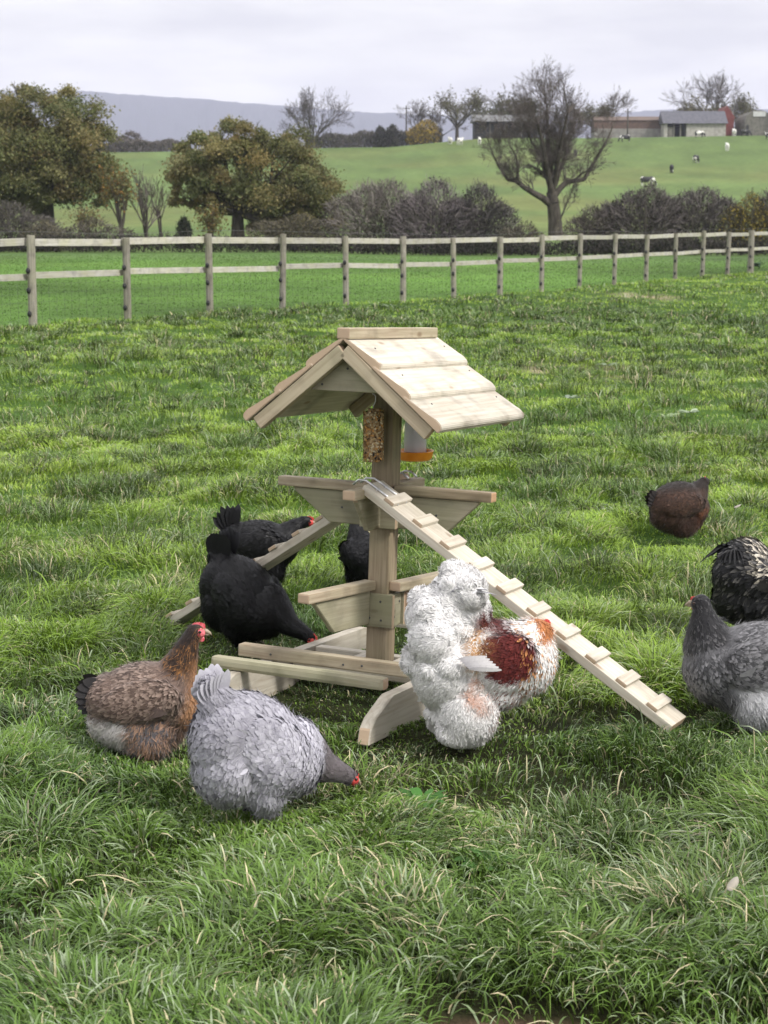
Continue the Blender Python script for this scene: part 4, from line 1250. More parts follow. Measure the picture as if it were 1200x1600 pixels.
bush(594, 302, 198, 10, 'small dark bush on the crest by the hedge', 92, DARK, [2, 1, 1], 250, 700, (.06, .055, .06), .34, .03, lobes=1)
bush(613, 302, 196, 12, 'dark rounded bush on the crest close to the utility pole', 93, DARK, [2, 1, 1], 250, 800, (.07, .06, .065), .34, .03, lobes=1)
bush(200, 306, 205, 18, 'grey brown rounded bush on the skyline beside the tall oak', 94, [(.08, .065, .055), (.10, .085, .07)], [1, 1], 600, 900, (.12, .10, .09), .34, .03, lobes=2)

# ------------------------------------------------------------------ farm buildings and poles on the crest
M['slate'] = noisy('slate', (.060, .060, .072), (.10, .10, .118), 2.5, .6)
M['brick'] = noisy('brick', (.085, .058, .048), (.125, .08, .065), 3, .9)
M['render_wall'] = noisy('limewash', (.26, .25, .22), (.40, .38, .345), 1.5, .9)
M['concrete'] = noisy('concrete', (.17, .16, .15), (.25, .24, .22), 1.2, .9)
M['dark_board'] = noisy('tarred_boards', (.018, .018, .02), (.035, .034, .035), 2, .8)
M['tin'] = noisy('weathered_tin', (.09, .09, .09), (.16, .16, .158), 1.3, .6)
M['red_board'] = noisy('red_boards', (.12, .030, .028), (.17, .045, .04), 2, .7)
M['grey_board'] = noisy('grey_boards', (.10, .095, .08), (.17, .16, .14), 2, .9)
M['white_panel'] = noisy('white_panel', (.42, .42, .42), (.52, .52, .52), 2, .6)
def part_box(name, parent, x0, x1, y0, y1, z0, z1, mat):
    bm = bmesh.new(); add_box(bm, (x1 - x0, y1 - y0, z1 - z0), Matrix.Translation(((x0 + x1) / 2, (y0 + y1) / 2, (z0 + z1) / 2)))
    return from_bm(name, bm, mat, parent)
def gable_shape(name, parent, x0, x1, y0, y1, z0, z1, mat, along='x'):
    """a triangular prism: ridge along x (or y)"""
    bm = bmesh.new()
    if along == 'x':
        ym = (y0 + y1) / 2
        P = [(x0, y0, z0), (x0, y1, z0), (x0, ym, z1), (x1, y0, z0), (x1, y1, z0), (x1, ym, z1)]
    else:
        xm = (x0 + x1) / 2
        P = [(x1, y0, z0), (x0, y0, z0), (xm, y0, z1), (x1, y1, z0), (x0, y1, z0), (xm, y1, z1)]
    v = [bm.verts.new(p) for p in P]
    for f in ((0, 2, 1), (3, 4, 5), (0, 1, 4, 3), (1, 2, 5, 4), (2, 0, 3, 5)):
        bm.faces.new([v[i] for i in f])
    return from_bm(name, bm, mat, parent)
def site(name, px, D, label, cat):
    x = at_x(px, D); z = float(base_z(x, D))
    o = empty(name, (x, D, z)); tag(o, label, cat)
    return o, D / F_PX, z
def up(py, D, z): return ray_at(600, py, D).z - z

D = 312
b, k, z = site('barn', 1075, D, 'long low barn with slate roof and whitewashed wall on the crest', 'barn')
w = 47 * k; ev = up(193, D, z); rg = up(172, D, z)
part_box('wall', b, -w, -w + 5 * k, 0, 6, 0, ev, M['render_wall'])
part_box('wall', b, -w + 34 * k, w, 0, 6, 0, ev, M['render_wall'])
part_box('back_wall', b, -w, w, 5.7, 6.3, 0, ev, M['dark_board'])
for j in range(2):
    part_box('door_post', b, -w + (14 + 10 * j) * k, -w + (16 + 10 * j) * k, .05, .35, 0, ev, M['grey_board'])
part_box('door', b, -w + 6 * k, -w + 13 * k, .1, .25, 0, ev * .8, M['grey_board'])
gable_shape('roof', b, -w - .3, w + .3, -.5, 6.5, ev, rg, M['slate'])
b, k, z = site('barn', 1124, 318, 'tall narrow red boarded shed at the end of the slate barn', 'barn')
w = 10 * k; ev = up(184, 318, z); rg = up(166, 318, z)
part_box('wall', b, -w, w, 0, 8, 0, ev, M['red_board'])
gable_shape('gable', b, -w, w, 0, 8, ev, rg - .15, M['red_board'], 'y')
gable_shape('roof', b, -w - .35, w + .35, .3, 8.4, ev - .1, rg + .15, noisy('red_tiles', (.15, .05, .04), (.20, .075, .06), 3, .8), 'y')
b, k, z = site('barn', 1172, 314, 'grey shed with curved roof and a white panel beside the utility pole', 'barn')
w = 21 * k; ev = up(190, 314, z); rg = up(172, 314, z)
bm = bmesh.new()
prof = [(-w, 0), (-w, ev)] + [(-w * math.cos(a), ev + (rg - ev) * math.sin(a)) for a in np.linspace(.25, PI - .25, 9)] + [(w, ev), (w, 0)]
lo = [bm.verts.new((x, 0, zz)) for x, zz in prof]; hi = [bm.verts.new((x, 9, zz)) for x, zz in prof]
bm.faces.new(lo); bm.faces.new(list(reversed(hi)))
for i in range(len(prof)): bm.faces.new((lo[i], lo[(i + 1) % len(prof)], hi[(i + 1) % len(prof)], hi[i]))
from_bm('wall', bm, M['grey_board'], b)
part_box('panel', b, -9 * k, 10 * k, -.12, -.01, up(182, 314, z), up(174, 314, z), M['white_panel'])
part_box('door', b, -w + 2 * k, -w + 6 * k, -.1, -.01, 0, ev * .8, M['dark_board'])
b, k, z = site('barn', 975, 316, 'long brick outbuilding with a pale concrete base on the crest', 'outbuilding')
w = 54 * k; mid = up(201, 316, z); tp = up(188, 316, z)
part_box('base_wall', b, -w, w, 0, 5, 0, mid, M['concrete'])
part_box('brick_wall', b, -w, w, .1, 4.9, mid, tp, M['brick'])
gable_shape('roof', b, -w, w, -.1, 5.1, tp, tp + .8, noisy('old_tiles', (.10, .075, .062), (.15, .11, .09), 2, .9))
b, k, z = site('barn', 786, 310, 'dark open fronted barn with pale tin roof behind the leafless tree', 'barn')
w = 48 * k; ev = up(190, 310, z); rg = up(178, 310, z)
part_box('back_wall', b, -w, w, 6, 6.3, 0, ev, M['dark_board'])
part_box('wall', b, -w, -w + .4, 0, 6, 0, ev, M['dark_board'])
part_box('wall', b, w - .4, w, 0, 6, 0, ev, M['dark_board'])
for j in range(1, 4):
    part_box('door_post', b, -w + 2 * w * j / 4 - .12, -w + 2 * w * j / 4 + .12, .1, .35, 0, ev, M['grey_board'])
part_box('front_board', b, -w + .4, w - .4, .4, .5, 0, ev * .8, M['dark_board'])
gable_shape('roof', b, -w - .3, w + .3, -.6, 6.6, ev, rg, M['tin'])

def pole(px, top, D, label):
    x = at_x(px, D); z = float(base_z(x, D)); o = empty('utility_pole', (x, D, z)); tag(o, label, 'utility pole', 'utility poles on the crest')
    h = up(top, D, z)
    bm = bmesh.new(); tubes(bm, [Vector((0, 0, -.2)), Vector((0, 0, h))], [.15, .11], 8); from_bm('shaft', bm, M['bark'], o, smooth=True)
    bm = bmesh.new(); add_box(bm, (1.3, .1, .12), Matrix.Translation((0, -.13, h - .5))); from_bm('crossarm', bm, M['bark'], o)
    return o, h
pole(634, 165, 305, 'dark utility pole beside the golden yellow bush')
pole(972, 170, 313, 'short utility pole behind the brick outbuilding')
pole(1196, 148, 313, 'tall utility pole beside the grey curved roof shed')

# ------------------------------------------------------------------ solids from blobs
def blob_mesh(name, blobs, voxel, smooth_it=6, fac=.5):
    """one continuous surface over a set of overlapping ellipsoids: (x, y, z, rx, ry, rz, pitch)"""
    bm = bmesh.new()
    for b in blobs:
        x, y, z, rx, ry, rz = b[:6]; pitch = b[6] if len(b) > 6 else 0; yaw = b[7] if len(b) > 7 else 0
        m = Matrix.Translation((x, y, z)) @ Matrix.Rotation(R(yaw), 4, 'Z') @ Matrix.Rotation(R(-pitch), 4, 'Y') @ Matrix.Diagonal((rx, ry, rz, 1))
        bmesh.ops.create_uvsphere(bm, u_segments=24, v_segments=14, radius=1.0, matrix=m)
    me = bpy.data.meshes.new(name + '_raw'); bm.to_mesh(me); bm.free()
    o = bpy.data.objects.new(name + '_raw', me); col.objects.link(o)
    md = o.modifiers.new('r', 'REMESH'); md.mode = 'VOXEL'; md.voxel_size = voxel; md.use_smooth_shade = True
    ms = o.modifiers.new('s', 'SMOOTH'); ms.factor = fac; ms.iterations = smooth_it
    dg = bpy.context.evaluated_depsgraph_get()
    out = bpy.data.meshes.new_from_object(o.evaluated_get(dg))
    out.name = name
    bpy.data.objects.remove(o); bpy.data.meshes.remove(me)
    return out
def chain(a, b, ra, rb, n=7, ysc=1.0):
    o = []
    for i in range(n):
        t = i / (n - 1); r = ra + (rb - ra) * t
        o.append((a[0] + (b[0] - a[0]) * t, a[1] + (b[1] - a[1]) * t, a[2] + (b[2] - a[2]) * t, r, r * ysc, r))
    return o

# ------------------------------------------------------------------ cows
def cow_mesh(graze, seed):
    B = [(0, 0, 1.0, .85, .34, .36), (.55, 0, 1.02, .42, .33, .38), (-.6, 0, 1.05, .40, .33, .36), (-.1, 0, .88, .55, .36, .33)]
    if graze: B += chain((.85, 0, 1.08), (1.28, 0, .55), .22, .13) + chain((1.28, 0, .52), (1.42, 0, .16), .15, .09)
    else: B += chain((.8, 0, 1.1), (1.2, 0, 1.42), .24, .15) + chain((1.2, 0, 1.45), (1.6, 0, 1.28), .15, .10)
    for sx in (-.72, .62):
        for sy in (-.19, .19):
            B += chain((sx, sy, .85), (sx + (.03 if sx > 0 else -.06), sy, .42), .17 if sx < 0 else .14, .08) + chain((sx + (.03 if sx > 0 else -.06), sy, .42), (sx, sy, .05), .075, .065)
    B += chain((-.98, 0, 1.2), (-1.06, 0, .55), .05, .04, 8)
    hx, hz = (1.28, .55) if graze else (1.2, 1.5)
    for sy in (-1, 1): B += [(hx - .05, sy * .2, hz + .05, .05, .12, .06)]
    B += [(-.35, 0, .62, .16, .14, .12)]
    return blob_mesh('cow', B, .05, 4)
def cow_mat(name, white, seed):
    m, t, b, out = new_mat(name)
    tc = t.nodes.new('ShaderNodeTexCoord'); nz = t.nodes.new('ShaderNodeTexNoise'); nz.noise_dimensions = '4D'
    nz.inputs['W'].default_value = seed; nz.inputs['Scale'].default_value = 1.5; nz.inputs['Detail'].default_value = 1.5
    rp = t.nodes.new('ShaderNodeValToRGB'); rp.color_ramp.interpolation = 'LINEAR'
    rp.color_ramp.elements[0].position = white - .01; rp.color_ramp.elements[0].color = (.66, .64, .60, 1)
    rp.color_ramp.elements[1].position = white + .01; rp.color_ramp.elements[1].color = (.014, .013, .013, 1)
    t.links.new(tc.outputs['Object'], nz.inputs['Vector']); t.links.new(nz.outputs[0], rp.inputs[0]); t.links.new(rp.outputs[0], b.inputs['Base Color'])
    b.inputs['Roughness'].default_value = .7
    return m
CGZ, CST = cow_mesh(True, 1), cow_mesh(False, 2)
def cow(px, py, D, yaw, label, me, white, seed, s=1.0):
    x = at_x(px, D)
    mm = me.copy(); o = link('cow', mm, cow_mat('cow_hide', white, seed))
    o.location = (x, D, float(base_z(x, D)) - .03); o.rotation_euler = (0, 0, R(yaw)); o.scale = (s * .82,) * 3
    tag(o, label, 'cow', 'dairy cows grazing on the hill')
def crest_D(px, py):
    """distance at which the hill shows at this pixel"""
    for D in np.arange(140, 312, .5):
        p = ray_at(px, py, D)
        if base_z(p.x, D) >= p.z: return float(D)
    return 306.
for px, py, yaw, lab, me, wh, sd_ in [
    (1004, 291, 10, 'black and white cow nearest the thorn bush, standing sideways', CGZ, .50, 3.1),
    (1041, 271, 80, 'black cow seen from behind, above the thorn bushes', CGZ, .36, 5.2),
    (1078, 255, 60, 'black cow with a white belly, halfway up the hill', CGZ, .40, 9.1),
    (1125, 236, 85, 'almost all white cow standing alone on the hill', CST, .75, 2.2),
    (969, 222, 185, 'black cow grazing beside the bare tree branches under the brick outbuilding', CGZ, .38, 7.7),
    (1082, 215, 20, 'black and white cow in front of the whitewashed barn wall', CGZ, .47, 12.3),
    (1135, 213, 90, 'pale cow in front of the red shed', CST, .66, 14.8),
    (1152, 213, 10, 'dark cow beside the curved roof shed door', CGZ, .30, 15.9),
    (1188, 218, 110, 'black cow with pale face below the tall utility pole', CST, .44, 18.1),
    (1199, 214, 10, 'black cow at the frame edge by the tall utility pole', CGZ, .35, 19.4),
    (701, 226, 100, 'white cow with a dark flank under the dome headed tree', CST, .58, 21.5),
    (716, 227, 60, 'white cow with small dark spots next to the dark flanked one', CST, .64, 22.7),
    (746, 227, 90, 'pale cow standing in front of the dark barn end', CST, .62, 24.3),
    (893, 246, 80, 'black cow half hidden behind the branches of the leafless tree', CGZ, .34, 26.6),
    (886, 213, 90, 'white cow seen through the branches of the leafless tree', CST, .68, 28.2)]:
    cow(px, py, crest_D(px, py), yaw, lab, me, wh, sd_)

# ------------------------------------------------------------------ poultry
def poly(me):
    n = len(me.vertices); co = np.empty(n * 3, np.float32); me.vertices.foreach_get('co', co)
    return co.reshape(-1, 3).astype(float)

def feathers(name, me, parent, n, flow, colf, fl, flen, fwid, rs, mat, curl=0.0, lift0=.10, flift=.40, only=None):
    """overlapping feathers laid over the body along its flow lines"""
    co = poly(me)
    me.calc_loop_triangles()
    nt_ = len(me.loop_triangles); tv = np.empty(nt_ * 3, np.int32); me.loop_triangles.foreach_get('vertices', tv); tv = tv.reshape(-1, 3)
    a, b, c = co[tv[:, 0]], co[tv[:, 1]], co[tv[:, 2]]
    cr_ = np.cross(b - a, c - a); ar = np.linalg.norm(cr_, axis=1)
    k = rs.choice(nt_, n, p=ar / ar.sum())
    u = rs.random((n, 1)); v = rs.random((n, 1)); f = (u + v) > 1; u = np.where(f, 1 - u, u); v = np.where(f, 1 - v, v)
    P = a[k] + (b[k] - a[k]) * u + (c[k] - a[k]) * v
    N = unit(cr_[k])
    keep = P[:, 2] > .015
    if only is not None:
        keep &= rs.random(len(P)) < only(P)
    P = P[keep]; N = N[keep]; n = len(P)
    FP = np.array([q[:2] for q in flow]); FD = unit(np.array([[q[2], 0, q[3]] for q in flow], float))
    FL = np.array([q[4] if len(q) > 4 else 1.0 for q in flow]); FW = np.array([q[5] if len(q) > 5 else 1.0 for q in flow])
    d2 = ((P[:, None, [0, 2]] - FP[None]) ** 2).sum(-1) + 4e-4
    w = 1 / d2 ** 2; w /= w.sum(1, keepdims=True)
    T = w @ FD; Ls = w @ FL; Wsc = w @ FW
    fluff = fl(P)
    T = T + rs.normal(0, 1, (n, 3)) * (.10 + .45 * fluff)[:, None]
    T = unit(T - N * (T * N).sum(1, keepdims=True))
    S = np.cross(T, N)
    Ln = flen * Ls * rs.uniform(.75, 1.25, n) * (1 - .25 * fluff)
    Wd = fwid * Wsc * rs.uniform(.8, 1.2, n) * (1 - .2 * fluff)
    K = 5
    s = np.linspace(0, 1, K)
    lift = (lift0 + flift * fluff) * rs.uniform(.6, 1.4, n)
    cu = curl * rs.uniform(.2, 1.5, n) * (.3 + fluff) - .05
    h = (-.06 + lift[:, None] * s[None] + cu[:, None] * s[None] ** 2.2) * Ln[:, None]
    fwd = (s[None] - .35 * np.clip(cu, 0, 1)[:, None] * s[None] ** 3) * Ln[:, None]
    C = P[:, None] + T[:, None] * fwd[..., None] + N[:, None] * h[..., None]
    prof = np.array([.45, .9, 1.0, .80, .22])
    W = Wd[:, None] * prof[None]
    base, tip = colf(P, rs)
    t = np.array([0, .1, .35, .75, 1.0])
    Col = base[:, None] * (1 - t[None, :, None]) + tip[:, None] * t[None, :, None]
    Col = Col * rs.uniform(.92, 1.08, (n, 1, 1))
    soft = unit(N * 1.0 + T * .12 + rs.normal(0, .10, (n, 3)))
    o = strips(name, C, np.repeat(S[:, None], K, 1), W, np.clip(Col, 0, 1), mat, parent, tip=False, nrm=soft)
    o['kind'] = 'stuff'
    return o, P, N, T, base, tip, fluff

def down(parent, P, N, T, base, tip, fluff, rs, mat, n, Ln=.02, w=.0008):
    """loose barbs that soften the outline"""
    p = .12 + fluff; k = rs.choice(len(P), n, p=p / p.sum())
    J = rs.normal(0, .008, (n, 3)); J -= N[k] * (J * N[k]).sum(1, keepdims=True)
    d = unit(T[k] * 1.0 + N[k] * (.30 + .55 * fluff[k])[:, None] + rs.normal(0, .38, (n, 3)))
    q = P[k] + J; L_ = Ln * rs.uniform(.5, 1.3, n)
    t = np.array([0, .5, 1.0])
    C = q[:, None] + d[:, None] * (t[None, :, None] * L_[:, None, None]) + T[k][:, None] * (np.array([0, .1, .45])[None, :, None] * L_[:, None, None] * .6)
    S = unit(np.cross(d, N[k] + rs.normal(0, .2, (n, 3))))
    c = (base[k] + tip[k]) * .5 * rs.uniform(.9, 1.2, (n, 1))
    o = strips('down', C, np.repeat(S[:, None], 3, 1), np.full((n, 3), w) * np.array([1, .9, .4]), np.clip(np.repeat(c[:, None], 3, 1), 0, 1), mat, parent, tip=False, nrm=unit(N[k] + rs.normal(0, .2, (n, 3))))
    o['kind'] = 'stuff'

def long_feathers(name, parent, specs, mat):
    """specs: (base, dir, side, length, halfwidth, curl vector, colour, edge)"""
    K = 8; s = np.linspace(0, 1, K)
    prof = np.array([.35, .75, .95, 1, 1, .92, .7, .12])
    C = []; S = []; W = []; Cc = []
    for b, d, sd_, Ln, hw, cv, c, e_ in specs:
        b = np.array(b, float); d = unit(np.array(d, float)); sd_ = np.array(sd_, float); sd_ = unit(sd_ - d * (sd_ @ d)); cv = np.array(cv, float)
        C.append(b + d * (s * Ln)[:, None] + cv * (s ** 2)[:, None] * Ln); S.append(np.repeat(sd_[None], K, 0)); W.append(hw * prof)
        t = s[:, None] ** 2
        Cc.append(np.array(c) * (1 - t) + np.array(e_) * t)
    return strips(name, np.array(C), np.array(S), np.array(W), np.array(Cc), mat, parent, tip=False)

def paint(me, colf, rs):
    co = poly(me); base, tip = colf(co, rs)
    a = me.color_attributes.new('Col', 'FLOAT_COLOR', 'POINT')
    c4 = np.ones((len(co), 4), np.float32); c4[:, :3] = np.clip(base * .9, 0, 1)
    a.data.foreach_set('color', c4.ravel())

def head_parts(t, H, hd, r, comb=1.0, comb_mat='comb', wattle=1.0, face=True, beak_mat='beak'):
    hd = Vector(hd).normalized(); up_ = Vector((0, 0, 1)); up_ = (up_ - hd * up_.dot(hd)).normalized(); sd_ = up_.cross(hd)
    H = Vector(H)
    fr = Matrix(((hd.x, sd_.x, up_.x, H.x), (hd.y, sd_.y, up_.y, H.y), (hd.z, sd_.z, up_.z, H.z), (0, 0, 0, 1)))
    # beak: two curved mandibles
    bm = bmesh.new()
    tubes(bm, [fr @ Vector((r * .7, 0, .1 * r)), fr @ Vector((r * 1.3, 0, .08 * r)), fr @ Vector((r * 1.75, 0, -.10 * r)), fr @ Vector((r * 1.98, 0, -.34 * r))], [r * .42, r * .32, r * .17, r * .03], 10)
    tubes(bm, [fr @ Vector((r * .7, 0, -.25 * r)), fr @ Vector((r * 1.3, 0, -.25 * r)), fr @ Vector((r * 1.7, 0, -.32 * r))], [r * .32, r * .22, r * .04], 8)
    from_bm('beak', bm, M[beak_mat], t, smooth=True)
    # comb: serrated blade
    if comb > 0:
        n = 5; pts = [(r * 1.15, r * .25)]
        for i in range(n):
            x = r * (1.05 - 1.5 * (i + .5) / n); h = r * (.75 + comb * (.5 + .55 * math.sin(PI * (i + .7) / (n + .4))))
            pts += [(x + r * .10, h - r * .30 * comb), (x, h), (x - r * .10, h - r * .28 * comb)]
        pts += [(-r * .75, r * .7), (-r * .5, r * .45)]
        bm = bmesh.new()
        lo = [bm.verts.new(fr @ Vector((x, -r * .10, z))) for x, z in pts]; hi = [bm.verts.new(fr @ Vector((x, r * .10, z))) for x, z in pts]
        bm.faces.new(lo); bm.faces.new(list(reversed(hi)))
        for i in range(len(pts)): bm.faces.new((lo[i], lo[(i + 1) % len(pts)], hi[(i + 1) % len(pts)], hi[i]))
        bmesh.ops.triangulate(bm, faces=bm.faces[:])
        from_bm('comb', bm, M[comb_mat], t)
    for sgn in (1, -1):
        if face:
            bm = bmesh.new()
            bmesh.ops.create_uvsphere(bm, u_segments=14, v_segments=8, radius=1, matrix=fr @ Matrix.Translation((r * .45, sgn * r * .52, -.05 * r)) @ Matrix.Diagonal((r * .68, r * .42, r * .62, 1)))
            from_bm('face_skin', bm, M[comb_mat], t, smooth=True)
        bm = bmesh.new()
        bmesh.ops.create_uvsphere(bm, u_segments=12, v_segments=8, radius=r * .19, matrix=fr @ Matrix.Translation((r * .42, sgn * r * .90, .15 * r)))
        from_bm('eye', bm, M['eye'], t, smooth=True)
        if wattle > 0:
            bm = bmesh.new()
            bmesh.ops.create_uvsphere(bm, u_segments=12, v_segments=8, radius=1, matrix=fr @ Matrix.Translation((r * .75, sgn * r * .3, -r * (.6 + .35 * wattle))) @ Matrix.Diagonal((r * .38, r * .14, r * .6 * wattle, 1)))
            from_bm('wattle', bm, M[comb_mat], t, smooth=True)

def legs(t, feet, mat='leg_skin', r=.0085, hip_z=.12):
    for (x, y) in feet:
        bm = bmesh.new()
        tubes(bm, [Vector((x - .015, y, hip_z)), Vector((x - .018, y, .065)), Vector((x, y, .012)), Vector((x + .004, y, .004))], [r * 1.5, r * .95, r, r * .9], 8)
        for a, ln in ((0, .055), (.55, .045), (-.55, .045), (PI - .2, .022)):
            d = Vector((math.cos(a), math.sin(a), 0))
            p = Vector((x + .002, y, .008))
            tubes(bm, [p, p + d * ln * .5 + Vector((0, 0, .002)), p + d * ln + Vector((0, 0, -.005))], [r * .75, r * .62, r * .25], 7)
        from_bm('leg', bm, M[mat], t, smooth=True)

def fan(base, el, spread, n, L0, hw, c, e_, droop=0.0, ys=.02, out=.12, rs=None, lvar=.12):
    """a hen's tail: two leaves of feathers, el = mean elevation of the fan (deg, pointing backwards)"""
    sp = []
    for s in (1, -1):
        for j in range(n):
            t = j / max(1, n - 1) - .5
            a = R(el + spread * t)
            d = Vector((-math.cos(a), s * out * (1 - abs(t)), math.sin(a)))
            sd_ = Vector((-math.sin(a), s * .35, -math.cos(a)))
            Ln = L0 * (1 - lvar * abs(t) * 2) * (rs.uniform(.92, 1.06) if rs is not None else 1)
            k = rs.uniform(.85, 1.15) if rs is not None else 1
            sp.append(((base[0] + .012 * t, base[1] + s * (ys * (1 - .5 * abs(t)) + .002 * j), base[2] + .02 * t), d, sd_, Ln, hw, (-.1 * droop, s * .06, -droop), np.array(c) * k, np.array(e_) * k))
    return sp

def wing_quills(sh, tipv, n, hw, c, e_, drop=.05, rs=None, yflare=.0):
    """folded flight feathers along each flank, from shoulder sh=(x,y,z) back to tipv=(x,y,z)"""
    out = []
    for s in (1, -1):
        for j in range(n):
            t = j / (n - 1)
            b = Vector((sh[0] + (tipv[0] - sh[0]) * .30 * (1 - t), s * (sh[1] + .004 * j), sh[2] - drop * t))
            e2 = Vector((tipv[0] + .035 * t, s * (tipv[1] + yflare), tipv[2] - drop * .8 * t))
            k = rs.uniform(.85, 1.15) if rs is not None else 1
            out.append((b, e2 - b, (0, s * .25, 1), (e2 - b).length, hw, (0, -s * .05, 0), np.array(c) * k, np.array(e_) * k))
    return out

def wings(t, specs, mat):
    for s in (1, -1):
        long_feathers('wing', t, [q for q in specs if q[0][1] * s > 0], mat)

def mixc(a, b, t):
    return np.array(a)[None] * (1 - t[:, None]) + np.array(b)[None] * t[:, None]

def bird(name, label, px, py, yaw, blobs, flow, colf, fl, seed, n=4200, flen=.036, fwid=.0095, voxel=.0065, mat='feather', curl=0.0, lift0=.10, group='hens and cockerels on the grass', smooth_it=8, scale=1.0, zoff=0.012, dens=1.9, fsc=.80, dn=2.2, flift=.40, only=None):
    return_ = []
    rs = np.random.default_rng(seed)
    p = on_ground(px, py)
    t = empty(name, (p.x, p.y, float(base_z(p.x, p.y)) + zoff), R(yaw))
    t.scale = (scale,) * 3
    tag(t, label, 'cockerel' if name == 'rooster' else 'hen', group)
    me = blob_mesh('body', blobs, voxel, smooth_it)
    paint(me, colf, rs)
    link('body', me, M[mat], t)
    res = feathers('plumage', me, t, int(n * dens), flow, colf, fl, flen * fsc, fwid * fsc, rs, M[mat], curl, lift0, flift, only)
    down(t, *res[1:], rs, M[mat], int(n * dn))
    return_[:] = [me]
    WOOL[:] = return_
    return t, rs

WOOL = []
def wool(t, me, colf, weight, n, Ln, w, rs, mat, flow):
    """curled hair-fine plumage that stands away from the body"""
    co = poly(me); me.calc_loop_triangles()
    nt_ = len(me.loop_triangles); tv = np.empty(nt_ * 3, np.int32); me.loop_triangles.foreach_get('vertices', tv); tv = tv.reshape(-1, 3)
    a, b, c = co[tv[:, 0]], co[tv[:, 1]], co[tv[:, 2]]
    cr_ = np.cross(b - a, c - a); ar = np.linalg.norm(cr_, axis=1) * np.maximum(weight((a + b + c) / 3), 0)
    k = rs.choice(nt_, n, p=ar / ar.sum())
    u = rs.random((n, 1)); v = rs.random((n, 1)); f = (u + v) > 1; u = np.where(f, 1 - u, u); v = np.where(f, 1 - v, v)
    P = a[k] + (b[k] - a[k]) * u + (c[k] - a[k]) * v; N = unit(cr_[k])
    # locks: neighbours share a direction
    g = np.floor(P / .017).astype(int); h = (g[:, 0] * 73856093 ^ g[:, 1] * 19349663 ^ g[:, 2] * 83492791) % 4096
    lockd = np.random.default_rng(5).normal(0, 1, (4096, 3))[h]
    FP = np.array([q[:2] for q in flow]); FD = unit(np.array([[q[2], 0, q[3]] for q in flow], float))
    wt = 1 / (((P[:, None, [0, 2]] - FP[None]) ** 2).sum(-1) + 4e-4) ** 2; wt /= wt.sum(1, keepdims=True)
    T = unit(wt @ FD) * .95 + lockd * .42 + rs.normal(0, .22, (n, 3)); T = unit(T - N * (T * N).sum(1, keepdims=True))
    L_ = Ln * rs.uniform(.6, 1.3, n); s = np.linspace(0, 1, 4)
    C = P[:, None] + T[:, None] * (np.array([0, .42, .75, .80])[None, :, None] * L_[:, None, None]) + N[:, None] * (np.array([-.05, .17, .24, .16])[None, :, None] * L_[:, None, None])
    S = np.cross(T, N)
    base, tip = colf(P, rs)
    cc = (base * .4 + tip * .6) * rs.uniform(.9, 1.1, (n, 1))
    o = strips('fluff', C, np.repeat(S[:, None], 4, 1), np.full((n, 4), w) * np.array([1, 1.1, .9, .4]), np.clip(np.repeat(cc[:, None], 4, 1), 0, 1), mat, t, tip=False, nrm=unit(N + rs.normal(0, .16, (n, 3)) + T * .15))
    o['kind'] = 'stuff'

def sym(x, y, z, rx, ry, rz, p=0):
    return [(x, y, z, rx, ry, rz, p), (x, -y, z, rx, ry, rz, p)]

# pecking hen: tail up, head down to the grass
def peck_blobs(neck_end=(.285, .068), s=1.0):
    B = [(.0, 0, .205, .182, .115, .128, -45), (-.085, 0, .25, .095, .108, .115, -40), (-.095, 0, .175, .085, .108, .12, 0), (.085, 0, .150, .11, .115, .10, -30), (.02, 0, .14, .13, .12, .09, -10)]
    B += chain((-.085, 0, .285), (-.125, 0, .365), .080, .040, 6, .8)
    B += sym(.0, .055, .105, .062, .05, .07) + sym(.004, .05, .055, .030, .028, .04)
    B += sym(.02, .098, .20, .12, .035, .085, -42)
    B += chain((.12, 0, .180), (.205, 0, .110), .078, .044, 6, .95) + chain((.205, 0, .110), (neck_end[0] - .012, 0, neck_end[1] + .008), .044, .027, 5)
    B += [(neck_end[0], 0, neck_end[1], .030, .024, .025, -20)]
    return B
PECK_FLOW = [(-.13, .37, -.5, .85), (-.15, .33, -.6, .8), (-.06, .33, -.75, .6), (.03, .31, -.72, .6), (.12, .24, -.72, .6), (.21, .13, -.78, .6, .8, .7), (.28, .07, -.8, .55, .45, .45), (-.18, .24, -.5, -.3, .9, 1), (-.17, .16, -.5, -.8, .9, 1), (-.08, .12, -.4, -.9, .8, .9), (.08, .08, -.9, -.1, .8, .9), (.16, .10, -.9, .2, .8, .9), (0, .06, -.2, -1, .7, .8), (0, .2, -.7, .4)]
def peck_fluff(P):
    f = sst(.20, .08, P[:, 2]) * sst(.2, .08, P[:, 0])
    return np.clip(.75 * f + .25 * sst(-.06, -.16, P[:, 0]), 0, 1)

# ---- lavender grey hen
def lav_col(P, rs):
    n = len(P); x, z = P[:, 0], P[:, 2]
    neck = sst(.165, .20, x + .25 * (.14 - z))
    b = mixc((.29, .28, .325), (.42, .41, .455), np.clip(rs.normal(.5, .3, n), 0, 1))
    saddle = sst(.20, .27, z) * sst(.12, .0, x)
    b = b * (1 - .32 * saddle[:, None])
    b = b * (1 - .22 * (sst(.10, .0, z + .6 * x)[:, None]))
    b = b * (1 - neck[:, None]) + np.array([.105, .09, .095])[None] * neck[:, None]
    tip = b * 1.14 * (1 - .2 * neck[:, None]) + .008
    return b, tip
t, rs = bird('hen', 'lavender grey hen pecking with her tail up and dark neck stretched down', 403, 1288, 30, peck_blobs(), PECK_FLOW, lav_col, peck_fluff, 101, n=5200, flen=.042, fwid=.0125, dens=1.8, fsc=.82, dn=1.5, scale=.97, zoff=.022)
